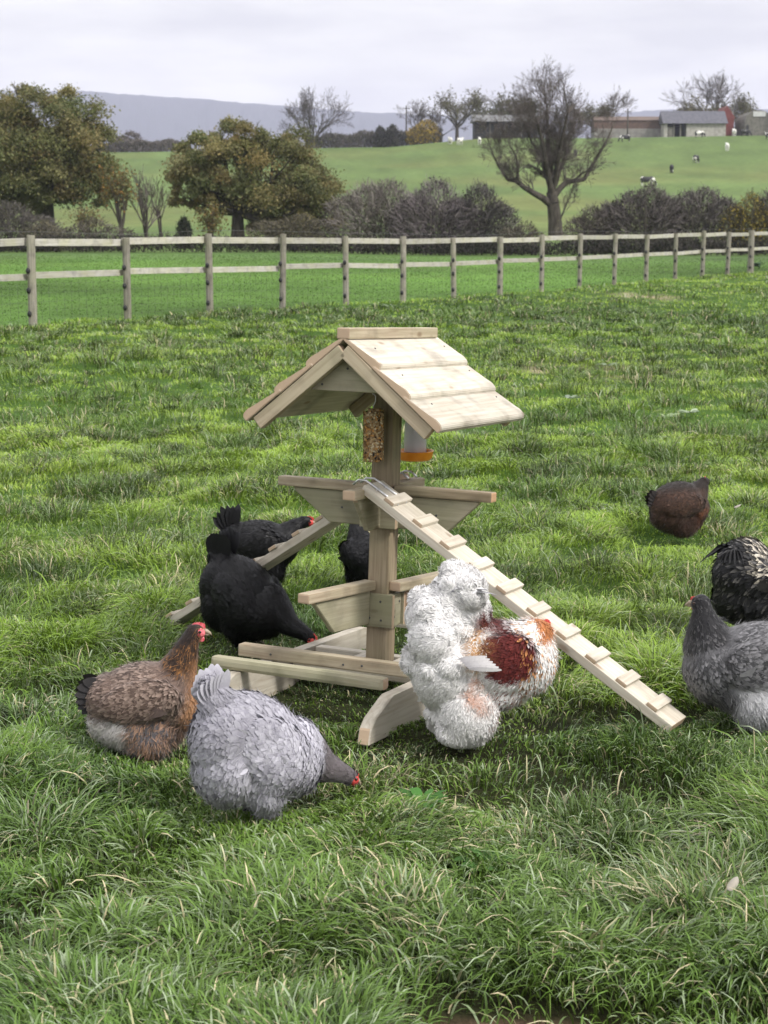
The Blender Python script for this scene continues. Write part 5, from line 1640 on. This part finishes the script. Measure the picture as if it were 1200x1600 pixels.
long_feathers('tail', t, fan((-.118, 0, .345), 70, 58, 7, .092, .019, (.28, .27, .31), (.44, .43, .47), ys=.012, out=.18, rs=rs), M['feather'])
wings(t, wing_quills((.02, .118, .24), (-.115, .098, .29), 6, .013, (.34, .33, .37), (.40, .39, .43), rs=rs), M['feather'])
head_parts(t, (.288, 0, .066), (.85, 0, -.55), .024, comb=.15, wattle=.15)
legs(t, [(.0, .05), (.02, -.05)], 'dark_leg', r=.0105)

# ---- brown partridge hen, alert
def alert_blobs():
    B = [(-.01, 0, .185, .150, .112, .100, 8), (.075, 0, .170, .085, .095, .095, 20), (-.09, 0, .175, .085, .095, .085, 0), (-.03, 0, .13, .12, .10, .075, 0), (-.11, 0, .13, .06, .08, .07, 0)]
    B += [(-.04, 0, .115, .115, .10, .085, 0), (.035, 0, .10, .085, .085, .08, 0)]
    B += sym(.0, .05, .07, .075, .042, .06)
    B += sym(-.01, .090, .19, .115, .03, .065, 8)
    B += chain((.08, 0, .22), (.115, 0, .30), .072, .043, 6) + chain((.115, 0, .30), (.138, 0, .358), .043, .027, 5)
    B += [(.150, 0, .376, .029, .023, .024, 0)]
    return B
def hunch_blobs():
    B = [b for b in alert_blobs() if not (len(b) == 6 and b[0] > .08) and b[:3] != (.150, 0, .376)]
    B += chain((.075, 0, .215), (.112, 0, .265), .075, .046, 6) + chain((.112, 0, .265), (.128, 0, .295), .044, .028, 4)
    B += [(.135, 0, .302, .030, .024, .025, 0), (-.02, 0, .20, .15, .118, .105, 8)]
    return B
ALERT_FLOW = [(.15, .38, -.4, -.9, .35, .4), (.125, .31, -.35, -.95, .6, .55), (.08, .26, -.75, -.65, .9, .8), (0, .28, -1, -.05), (-.1, .25, -.95, -.2), (-.16, .18, -.9, -.2), (.13, .2, -.5, -.9, .8, .9), (.12, .12, -.9, -.4, .8, .9), (0, .19, -1, -.1), (-.1, .1, -.6, -.7, .9, 1), (.0, .06, -.2, -1, .7, .8)]
def alert_fluff(P):
    return np.clip(.8 * sst(.15, .07, P[:, 2]), 0, 1)
def brown_col(P, rs):
    n = len(P); x, y, z = P[:, 0], P[:, 1], P[:, 2]
    u = rs.random(n)
    b = mixc((.095, .064, .052), (.165, .112, .088), np.clip(rs.normal(.5, .35, n), 0, 1))
    tip = b * 1.0
    pale = (u > .45)[:, None]
    tip = np.where(pale, np.array([.25, .185, .15])[None], b * .6)
    hack = np.clip(sst(.245, .275, z) * sst(.03, .08, x) + sst(.29, .31, z), 0, 1)[:, None]
    hb = np.where((rs.random(n) > .32)[:, None], np.array([.030, .018, .012])[None], np.array([.10, .046, .018])[None])
    ht = np.where((rs.random(n) > .52)[:, None], np.array([.30, .14, .05])[None], np.array([.025, .016, .012])[None])
    b = b * (1 - hack) + hb * hack; tip = tip * (1 - hack) + ht * hack
    crown = (sst(.335, .355, z) * sst(.165, .14, x + .6 * (.376 - z)))[:, None]
    b = b * (1 - crown) + np.array([.02, .014, .012])[None] * crown; tip = tip * (1 - crown) + np.array([.04, .025, .02])[None] * crown
    br = (sst(.105, .14, x + .15 * (.2 - z)) * sst(.33, .27, z))[:, None]
    b = b * (1 - br) + np.array([.25, .12, .055])[None] * br; tip = tip * (1 - br) + np.array([.34, .18, .09])[None] * br
    bar = (sst(.095, .115, z) * sst(.15, .13, z) * sst(-.13, -.10, x) * sst(.10, .06, x) * sst(.06, .08, np.abs(y)) * .8)[:, None]
    b = b * (1 - bar) + np.array([.02, .017, .016])[None] * bar; tip = tip * (1 - bar) + np.array([.035, .03, .028])[None] * bar
    low = sst(.145, .115, z)
    wf = (low * sst(-.03, -.07, x))[:, None]
    b = b * (1 - wf) + np.array([.46, .43, .41])[None] * wf; tip = tip * (1 - wf) + np.array([.60, .57, .55])[None] * wf
    gf = (low * sst(-.07, -.03, x) * sst(.10, .06, x))[:, None]
    gcol = np.where((rs.random(n) > .5)[:, None], np.array([.12, .11, .115])[None], np.array([.36, .22, .15])[None])
    b = b * (1 - gf) + gcol * gf; tip = tip * (1 - gf) + gcol * 1.3 * gf
    return b, tip
t, rs = bird('hen', 'brown speckled hen standing alert with orange and black neck and black tail', 230, 1186, 8, alert_blobs(), ALERT_FLOW, brown_col, alert_fluff, 102, n=5200, flen=.034, fwid=.0085)
long_feathers('tail', t, fan((-.125, 0, .205), -2, 72, 6, .085, .017, (.012, .011, .012), (.02, .018, .018), ys=.012, out=.1, rs=rs, droop=.15), M['feather_dark'])
wings(t, wing_quills((.06, .106, .185), (-.125, .095, .155), 6, .012, (.12, .085, .075), (.06, .045, .04), rs=rs, drop=.02), M['feather'])
head_parts(t, (.153, 0, .376), (1, .0, -.12), .024, comb=.45, comb_mat='comb_pink', wattle=.7)
legs(t, [(.0, .045), (-.02, -.045)])

# ---- black hens
def black_col(P, rs):
    n = len(P)
    b = np.repeat(np.array([[.0055, .0055, .0062]]), n, 0) * rs.uniform(.7, 1.4, (n, 1))
    return b, b * 1.35
t, rs = bird('hen', 'black hen pecking with a tall raised tail in front of the ramp', 384, 1014, -30, peck_blobs((.30, .072)), PECK_FLOW, black_col, peck_fluff, 103, n=4200, flen=.040, fwid=.011, mat='feather_dark', scale=.95)
long_feathers('tail', t, fan((-.100, 0, .315), 88, 40, 8, .150, .026, (.008, .008, .009), (.016, .016, .018), ys=.014, out=.15, rs=rs), M['feather_dark'])
wings(t, wing_quills((.02, .118, .24), (-.115, .098, .29), 6, .013, (.010, .010, .011), (.016, .016, .018), rs=rs), M['feather_dark'])
head_parts(t, (.303, 0, .070), (.85, 0, -.5), .024, comb=.3, wattle=.3)
legs(t, [(.0, .05), (.02, -.05)])

def walk_blobs():
    B = [(-.01, 0, .195, .165, .115, .105, -2), (.08, 0, .18, .10, .10, .095, 10), (-.11, 0, .205, .09, .09, .09, -15), (-.04, 0, .135, .13, .11, .085, 0), (.05, 0, .13, .09, .09, .07, 0)]
    B += sym(.06, .05, .075, .045, .04, .07)
    B += sym(.0, .092, .20, .12, .03, .07, 0)
    B += chain((.11, 0, .215), (.165, 0, .265), .066, .040, 6) + chain((.165, 0, .265), (.205, 0, .29), .038, .027, 4)
    B += [(.218, 0, .290, .029, .024, .025, -10)]
    return B
WALK_FLOW = [(.21, .29, -.9, -.2, .45, .45), (.16, .27, -.8, -.5, .8, .7), (.1, .27, -.9, -.3), (0, .29, -1, 0), (-.12, .28, -.9, .3), (-.18, .2, -.9, -.1), (.16, .17, -.8, -.5), (0, .19, -1, -.05), (-.1, .1, -.6, -.7), (.06, .06, -.2, -1, .8, .8), (.1, .1, -.8, -.4)]
t, rs = bird('hen', 'black hen walking behind the ramp with head held low and level', 409, 914, 6, walk_blobs(), WALK_FLOW, black_col, alert_fluff, 104, n=3600, flen=.038, fwid=.011, mat='feather_dark', scale=.93)
long_feathers('tail', t, fan((-.135, 0, .25), 72, 62, 6, .125, .020, (.008, .008, .009), (.016, .016, .018), ys=.012, out=.15, rs=rs), M['feather_dark'])
wings(t, wing_quills((.07, .112, .21), (-.14, .09, .225), 6, .013, (.016, .016, .018), (.028, .028, .032), rs=rs), M['feather_dark'])
head_parts(t, (.221, 0, .290), (.93, 0, -.3), .024, comb=.4, wattle=.4)
legs(t, [(.06, .045), (.02, -.045)])
t, rs = bird('hen', 'black hen partly hidden behind the central post of the perch stand', 571, 926, 112, alert_blobs(), ALERT_FLOW, black_col, alert_fluff, 105, n=3200, flen=.036, fwid=.010, mat='feather_dark', scale=.85)
long_feathers('tail', t, fan((-.125, 0, .21), 40, 60, 6, .10, .018, (.008, .008, .009), (.016, .016, .018), ys=.012, out=.1, rs=rs), M['feather_dark'])
wings(t, wing_quills((.06, .106, .185), (-.125, .095, .165), 6, .012, (.012, .012, .013), (.02, .02, .022), rs=rs, drop=.02), M['feather_dark'])
head_parts(t, (.153, 0, .376), (1, .0, -.12), .024, comb=.35, wattle=.4)
legs(t, [(.0, .045), (-.02, -.045)])

# ---- dark brown hen further off
def dbrown_col(P, rs):
    n = len(P); x, z = P[:, 0], P[:, 2]
    b = mixc((.028, .016, .012), (.065, .035, .024), np.clip(rs.normal(.4, .35, n), 0, 1))
    br = (sst(.06, .12, x + .2 * (.16 - z)) * sst(.2, .15, z))[:, None]
    b = b * (1 - br) + np.array([.12, .045, .022])[None] * br
    hd = sst(.25, .29, z)[:, None]
    b = b * (1 - hd) + np.array([.018, .013, .011])[None] * hd
    return b, b * 1.35
t, rs = bird('hen', 'dark brown hen with rusty breast standing alone on open grass', 1062, 842, 14, hunch_blobs(), ALERT_FLOW, dbrown_col, alert_fluff, 106, n=3600, flen=.036, fwid=.010, scale=.92)
long_feathers('tail', t, fan((-.135, 0, .215), 8, 55, 5, .07, .016, (.012, .010, .010), (.02, .016, .015), ys=.012, out=.1, rs=rs), M['feather_dark'])
wings(t, wing_quills((.06, .106, .185), (-.125, .095, .165), 6, .012, (.04, .025, .02), (.03, .02, .016), rs=rs, drop=.02), M['feather'])
head_parts(t, (.138, 0, .303), (.5, .85, .05), .024, comb=.25, wattle=.2, face=False)
legs(t, [(.0, .045), (-.02, -.045)])

# ---- grey hen at the frame edge, facing the stand
def grey_blobs():
    B = [(-.03, 0, .215, .19, .13, .125, -6), (-.12, 0, .265, .11, .11, .10, -20), (.10, 0, .195, .11, .115, .115, 0), (-.02, 0, .14, .17, .12, .09, 0), (-.14, 0, .19, .10, .11, .11, 0)]
    B += sym(-.03, .07, .10, .085, .06, .085)
    B += sym(-.03, .105, .23, .13, .035, .085, -8)
    B += chain((.125, 0, .26), (.145, 0, .335), .083, .046, 6) + chain((.145, 0, .335), (.153, 0, .385), .044, .030, 4)
    B += [(.158, 0, .398, .031, .026, .027, 0)]
    return B
GREY_FLOW = [(.16, .40, -.5, -.85, .4, .4), (.15, .34, -.15, -1, .8, .6), (.18, .27, -.1, -1, .9, .7), (.08, .30, -.8, -.6, .9, .8), (-.03, .34, -.95, .1), (-.15, .37, -.9, .4), (.2, .2, -.4, -.9, .9, 1), (.14, .1, -.8, -.6), (-.03, .22, -.95, .0), (-.2, .25, -.9, -.2), (-.1, .1, -.5, -.8), (.0, .05, -.2, -1, .8, .8)]
def grey_col(P, rs):
    n = len(P); x, y, z = P[:, 0], P[:, 1], P[:, 2]
    u = rs.random(n)
    b = mixc((.070, .070, .074), (.135, .132, .138), np.clip(rs.normal(.5, .35, n), 0, 1))
    tip = np.where((u > .42)[:, None], np.array([.19, .186, .195])[None], np.array([.045, .045, .048])[None])
    neck = (sst(.26, .30, z) * sst(.05, .09, x))[:, None]
    nb = np.repeat(np.array([[.018, .0175, .0195]]), n, 0); nt2 = np.where((u > .7)[:, None], np.array([.10, .097, .10])[None], np.array([.026, .026, .028])[None])
    b = b * (1 - neck) + nb * neck; tip = tip * (1 - neck) + nt2 * neck
    th = np.clip(1.5 * sst(.185, .13, z) * sst(.02, .05, z) * np.exp(-((x + .035) / .075) ** 4), 0, 1)[:, None]
    b = b * (1 - th) + np.array([.40, .40, .41])[None] * th; tip = tip * (1 - th) + np.array([.50, .50, .51])[None] * th
    return b, tip
t, rs = bird('hen', 'grey laced hen with dark neck facing the stand, her tail beyond the frame', 1168, 1142, 172, grey_blobs(), GREY_FLOW, grey_col, alert_fluff, 107, n=5600, flen=.040, fwid=.0105)
long_feathers('tail', t, fan((-.18, 0, .31), 45, 60, 6, .13, .02, (.12, .12, .13), (.2, .2, .21), ys=.012, out=.15, rs=rs), M['feather'])
wings(t, wing_quills((.04, .13, .235), (-.17, .11, .285), 6, .014, (.16, .16, .165), (.10, .10, .105), rs=rs, drop=.03), M['feather'])
head_parts(t, (.162, 0, .398), (1, -.35, -.2), .025, comb=.12, wattle=.15, face=False)
legs(t, [(.0, .05), (-.03, -.05)])

# ---- black and silver cockerel at the frame edge
def silver_col(P, rs):
    n = len(P); x, z = P[:, 0], P[:, 2]
    b = np.repeat(np.array([[.010, .010, .011]]), n, 0) * rs.uniform(.6, 1.6, (n, 1))
    tip = np.where((rs.random(n) > .8)[:, None], np.array([.10, .095, .09])[None], b * 1.4)
    h = (sst(.20, .26, z + .25 * x) * sst(-.13, -.08, x) * (rs.random(n) > .5))[:, None]
    b = b * (1 - h) + np.array([.22, .20, .17])[None] * h; tip = tip * (1 - h) + np.array([.62, .56, .46])[None] * h
    return b, tip
SB = [(.0, 0, .22, .17, .125, .125, 6), (-.13, 0, .25, .12, .11, .13, -10), (.09, 0, .22, .11, .115, .12, 20), (-.06, 0, .15, .15, .11, .10, 0), (-.16, 0, .18, .09, .1, .11, 0)]
SB += sym(.0, .06, .10, .07, .055, .09) + chain((.11, 0, .29), (.17, 0, .40), .085, .042, 6) + chain((.17, 0, .40), (.185, 0, .45), .042, .03, 4) + [(.195, 0, .465, .032, .026, .027)]
SF = [(.19, .46, -.4, -.9, .4, .4), (.15, .38, -.4, -.9, 1.1, .6), (.08, .3, -.75, -.65, 1.1, .7), (0, .33, -1, -.2, 1.2, .7), (-.14, .36, -.8, .5, 1.2, .9), (-.22, .25, -.7, -.7, 1.2, .9), (.16, .2, -.5, -.9), (0, .2, -1, -.1), (-.12, .12, -.5, -.8), (.0, .05, -.2, -1)]
t, rs = bird('rooster', 'black cockerel with drooping tail plumes and silver hackle behind the grey hen', 1214, 1000, 6, SB, SF, silver_col, lambda P: .25 + .5 * sst(.18, .08, P[:, 2]), 108, n=4200, flen=.052, fwid=.010, mat='feather_dark', scale=1.0)
sp = []
for s in (1, -1):
    for j in range(8):
        a = R(58 + 9 * j); Ln = .13 + .02 * rs.random()
        sp.append(((-.16 - .006 * j, s * (.012 + .006 * j), .32), (-math.cos(a) * 1.0, s * .16, math.sin(a)), (-math.sin(a), s * .4, -math.cos(a)), Ln * 1.15, .021, (-.30, s * .1, -1.05), (.010, .010, .011), (.028, .028, .030)))
long_feathers('tail', t, sp, M['feather_dark'])
wings(t, wing_quills((.05, .128, .24), (-.16, .11, .235), 6, .013, (.012, .012, .013), (.05, .048, .045), rs=rs, drop=.03), M['feather_dark'])
head_parts(t, (.198, 0, .466), (1, 0, -.1), .026, comb=1.0, wattle=1.0)
legs(t, [(.02, .05), (-.03, -.05)])

# ---- white frizzled cockerel with a mahogany saddle
def roo_blobs():
    B = [(.165, 0, .245, .155, .125, .135, 6), (.235, 0, .255, .095, .115, .120, 0), (.13, 0, .18, .13, .11, .085, 0), (.05, 0, .27, .11, .115, .12, 0),
         (-.035, 0, .245, .105, .115, .14, 0), (.02, 0, .16, .095, .10, .13, 0)]
    B += [(.085, 0, .30, .12, .112, .09, 0), (.035, 0, .20, .11, .112, .14, 0)]
    B += [(-.035, .02, .395, .110, .10, .105, 0), (-.075, -.03, .345, .075, .085, .09, 0), (.015, 0, .475, .080, .075, .085, -25), (.04, 0, .40, .070, .075, .09, 0), (-.02, .03, .46, .06, .06, .06, 0), (-.10, .02, .40, .05, .06, .06, 0)]
    lr = np.random.default_rng(77)
    for (cx, cy, cz, rx, ry, rz) in ((-.035, .01, .40, .115, .10, .11), (.015, 0, .475, .085, .08, .09), (-.045, 0, .27, .11, .115, .13), (.02, 0, .14, .105, .12, .13)):
        for q in range(14):
            d = unit(lr.normal(0, 1, 3))
            if d[0] > .55: continue
            rr_ = lr.uniform(.028, .046)
            B.append((cx + d[0] * rx * .74, cy + d[1] * ry * .74, max(.05, cz + d[2] * rz * .74), rr_, rr_, rr_ * .85))
    B += sym(.03, .062, .105, .092, .07, .105) + sym(.01, .06, .05, .080, .055, .05)
    B += sym(.15, .100, .27, .105, .04, .095, 12)
    B += chain((.245, 0, .31), (.272, .0, .335), .075, .048, 4)
    B += [(.287, 0, .343, .034, .028, .028, 0)]
    return B
ROO_FLOW = [(.28, .34, -.35, -.9, .5, .5), (.28, .28, -.1, -1, 1.1, .55), (.22, .33, -.5, -.85, 1.1, .6), (.15, .36, -.9, -.3, 1, .7), (.07, .34, -.9, .1, 1.1, .7), (.03, .45, -.5, .8, 1.1, 1), (0, .54, -.5, .85, 1, 1), (-.12, .42, -.9, .3, 1, 1), (-.15, .28, -.8, -.6, 1, 1), (-.06, .2, -.4, -.9), (.0, .06, -.1, -1), (.08, .1, -.3, -.95), (.25, .2, -.4, -.9), (.18, .12, -.9, -.4), (.15, .25, -.95, -.25, .9, .9)]
def roo_fluff(P):
    x, z = P[:, 0], P[:, 2]
    rear = sst(.075, .02, x)
    return np.clip(.05 + .85 * rear + .3 * sst(.14, .08, z), 0, 1)
def roo_col(P, rs):
    n = len(P); x, y, z = P[:, 0], P[:, 1], P[:, 2]
    u = rs.random(n)
    b = np.repeat(np.array([[.82, .805, .79]]), n, 0) * rs.uniform(.9, 1.08, (n, 1)); tip = b * 1.04
    # grey and black flecks in the tail
    fk = ((u > .90) & (z > .36) & (x > -.13))[:, None]
    tip = np.where(fk, np.array([.10, .10, .11])[None], tip)
    # mahogany saddle and wing bow
    sx, sz = (x - .152) / .088, (z - .290) / .078
    ca, sa = math.cos(R(-18)), math.sin(R(-18))
    e_ = (sx * ca + sz * sa) ** 2 + (-sx * sa + sz * ca) ** 2
    wb = (sst(1.15, .8, e_ + rs.normal(0, .05, n)) * sst(.03, .055, np.abs(y)))
    top = sst(.355, .375, z) * sst(.04, .08, x) * sst(.20, .16, x) * sst(.42, .40, z)
    wb = np.clip(wb + top, 0, 1)[:, None]
    mh = mixc((.062, .010, .010), (.12, .018, .015), rs.random(n))
    b = b * (1 - wb) + mh * wb; tip = tip * (1 - wb) + mh * 1.25 * wb
    # golden saddle hackle behind it, orange ticks on the breast and thigh
    sd_ = (np.exp(-(((x - .055) / .035) ** 2)) * sst(.24, .27, z) * sst(.40, .36, z) * (u > .3))[:, None]
    gold = mixc((.34, .16, .045), (.52, .30, .12), rs.random(n))
    b = b * (1 - sd_) + gold * sd_; tip = tip * (1 - sd_) + gold * 1.2 * sd_
    tick = ((x > .19) & (u > .74))[:, None]
    tip = np.where(tick, np.array([.46, .20, .07])[None], tip); b = np.where(tick, b * np.array([.95, .72, .5]), b)
    low = ((x > .08) & (z < .20) & (u > .62))[:, None]
    tip = np.where(low, np.array([.26, .11, .075])[None], tip)
    for cx, cz, r in ((.035, .20, .017), (.03, .165, .020), (.055, .15, .022), (.05, .225, .015)):
        k = (np.exp(-((x - cx) ** 2 + (z - cz) ** 2) / r ** 2) * .9 * (y < 0))[:, None]
        b = b * (1 - k) + np.array([.42, .20, .12])[None] * k; tip = tip * (1 - k) + np.array([.50, .27, .18])[None] * k
    hd = (sst(.315, .335, z) * sst(.25, .27, x))[:, None]
    b = b * (1 - hd) + np.array([.42, .15, .05])[None] * hd; tip = tip * (1 - hd) + np.array([.52, .22, .08])[None] * hd
    return b, tip
t, rs = bird('rooster', 'white frizzle feathered cockerel with mahogany wing patch bending beside the ramp', 711, 1160, 12, roo_blobs(), ROO_FLOW, roo_col, roo_fluff, 109, n=9000, flen=.036, fwid=.0105, curl=.35, lift0=.06, dens=1.5, fsc=.85, smooth_it=13, scale=.96, dn=1.2, flift=.22, only=lambda P: 1 - .97 * sst(.10, .05, P[:, 0] + .12 * (.2 - P[:, 2])))
wool(t, WOOL[0], roo_col, lambda P: sst(.12, .05, P[:, 0] + .12 * (.2 - P[:, 2])), 110000, .031, .00075, rs, M['feather'], ROO_FLOW)
sp = []
for s in (1, -1):
    for j in range(9):
        a = R(48 + 10 * j); q = rs.random()
        c = (.78, .77, .76) if q > .4 else (.40, .40, .41)
        e_ = (.75, .74, .73) if q > .65 else (.13, .13, .14)
        sp.append(((.045 - .006 * j, s * (.010 + .007 * j), .475), (-math.cos(a), s * .3, math.sin(a)), (-math.sin(a) * .4, s * .9, -math.cos(a) * .4), .085 + .03 * rs.random(), .012, (-.25 if j < 5 else .35, s * .35, -.55), c, e_))
long_feathers('tail', t, sp, M['feather'])
sp = []
for q in range(85):
    u = unit(rs.normal(0, 1, 3))
    if u[0] > .75 or q % 3 == 2 or u[2] < -.2: continue
    cx, cz, rx, rz = ((-.035, .40, .11, .115), (.015, .475, .085, .09), (-.045, .30, .105, .12))[q % 3]
    b = np.array([cx + u[0] * rx * .82, u[1] * .085, cz + u[2] * rz * .82])
    d = unit(u * .45 + np.array([-.35, 0, .35]) + rs.normal(0, .45, 3))
    sd_ = np.cross(d, rs.normal(0, 1, 3)); k = rs.uniform(.9, 1.05)
    dark = rs.random() > .72
    sp.append((b, d, sd_, rs.uniform(.035, .06), rs.uniform(.005, .009), rs.normal(0, .4, 3) - u * .65, np.array((.80, .79, .78)) * k, np.array((.25, .25, .26) if dark else (.82, .81, .80)) * k))
o = long_feathers('ruffle', t, sp, M['feather']); o['kind'] = 'stuff'
sp = wing_quills((.105, .146, .305), (-.035, .162, .305), 6, .0075, (.72, .70, .70), (.40, .38, .41), rs=rs, drop=.040)
wings(t, sp, M['feather'])
head_parts(t, (.292, 0, .345), (.75, .55, -.35), .027, comb=.6, wattle=.6)
legs(t, [(.0, .06), (-.02, -.06)])
# ---- broad leaved weeds
def weed(px, py, n, Lf, colr, label, up_=.5):
    rs = np.random.default_rng(int(px * 7 + py))
    p = on_ground(px, py); z = float(gz(p.x, p.y))
    t = empty('weed_plant', (p.x, p.y, z)); tag(t, label, 'weed', 'broad leaved weeds in the pasture')
    sp = []
    for j in range(n):
        a = 2 * PI * j / n + rs.normal(0, .3)
        u = up_ * rs.uniform(.4, 1.5)
        c = np.array(colr) * rs.uniform(.7, 1.25)
        sp.append(((.02 * math.cos(a), .02 * math.sin(a), .03), (math.cos(a), math.sin(a), u), (-math.sin(a), math.cos(a), rs.normal(0, .25)), Lf * rs.uniform(.6, 1.2), Lf * rs.uniform(.13, .2), (0, 0, -.55 * u), c, c * 1.1))
    long_feathers('leaf', t, sp, M['leaf'])['kind'] = 'stuff'
weed(948, 574, 9, .12, (.20, .25, .15), 'pale leaved weed growing beside a tan bare patch of pasture', .6)
weed(890, 634, 9, .10, (.26, .31, .23), 'silvery weed on the open grass beyond the roof eave')
weed(1040, 655, 8, .10, (.22, .28, .15), 'pale weed rosette on the open grass above the dark brown hen')
weed(1078, 650, 9, .11, (.27, .33, .22), 'bright silvery weed next to a pale weed rosette')
weed(1180, 418, 18, .5, (.035, .07, .03), 'dark tall grassy weed beside the thick fence post', 1.4)
weed(660, 1275, 14, .085, (.055, .15, .03), 'small bright green clover like weed in front of the pecking lavender hen', .8)
weed(760, 1390, 9, .075, (.06, .14, .03), 'low broad leaved weed in the long turf in front of the white cockerel', .8)
# ---- moulted feathers in the grass
def fallen(px, py, ang, L0, label):
    p = on_ground(px, py); z = float(gz(p.x, p.y)) + .085
    sp = [((0, 0, 0), (math.cos(ang), math.sin(ang), .15), (-math.sin(ang), math.cos(ang), .4), L0, L0 * .22, (0, 0, .25), (.26, .235, .19), (.30, .275, .23))]
    o = long_feathers('fallen_feather', None, sp, M['feather'])
    o.location = (p.x, p.y, z)
    md = o.modifiers.new('thick', 'SOLIDIFY'); md.thickness = .0012
    tag(o, label, 'feather', 'moulted feathers in the grass')
fallen(1135, 1468, .9, .045, 'pale curled feather caught in the tall tussock')
fallen(1146, 812, .2, .04, 'small pale feather lying behind the dark brown hen')
fallen(505, 962, .9, .045, 'pale feather scrap under the lower perch bracket')

# ------------------------------------------------------------------ haze
def make_haze():
    bm = bmesh.new()
    add_box(bm, (9000, 7000, 420), Matrix.Translation((0, 2600, 420 / 2 - 25)))
    m = bpy.data.materials.new('haze_air'); m.use_nodes = True
    t = m.node_tree; t.nodes.clear()
    out = t.nodes.new('ShaderNodeOutputMaterial'); v = t.nodes.new('ShaderNodeVolumePrincipled')
    v.inputs['Color'].default_value = (.68, .69, .87, 1)
    v.inputs['Density'].default_value = .00020
    v.inputs['Anisotropy'].default_value = 0.0
    t.links.new(v.outputs[0], out.inputs['Volume'])
    o = from_bm('haze', bm, m)
    tag(o, 'thin pale haze over the fields and hills', 'haze', kind='stuff')
make_haze()
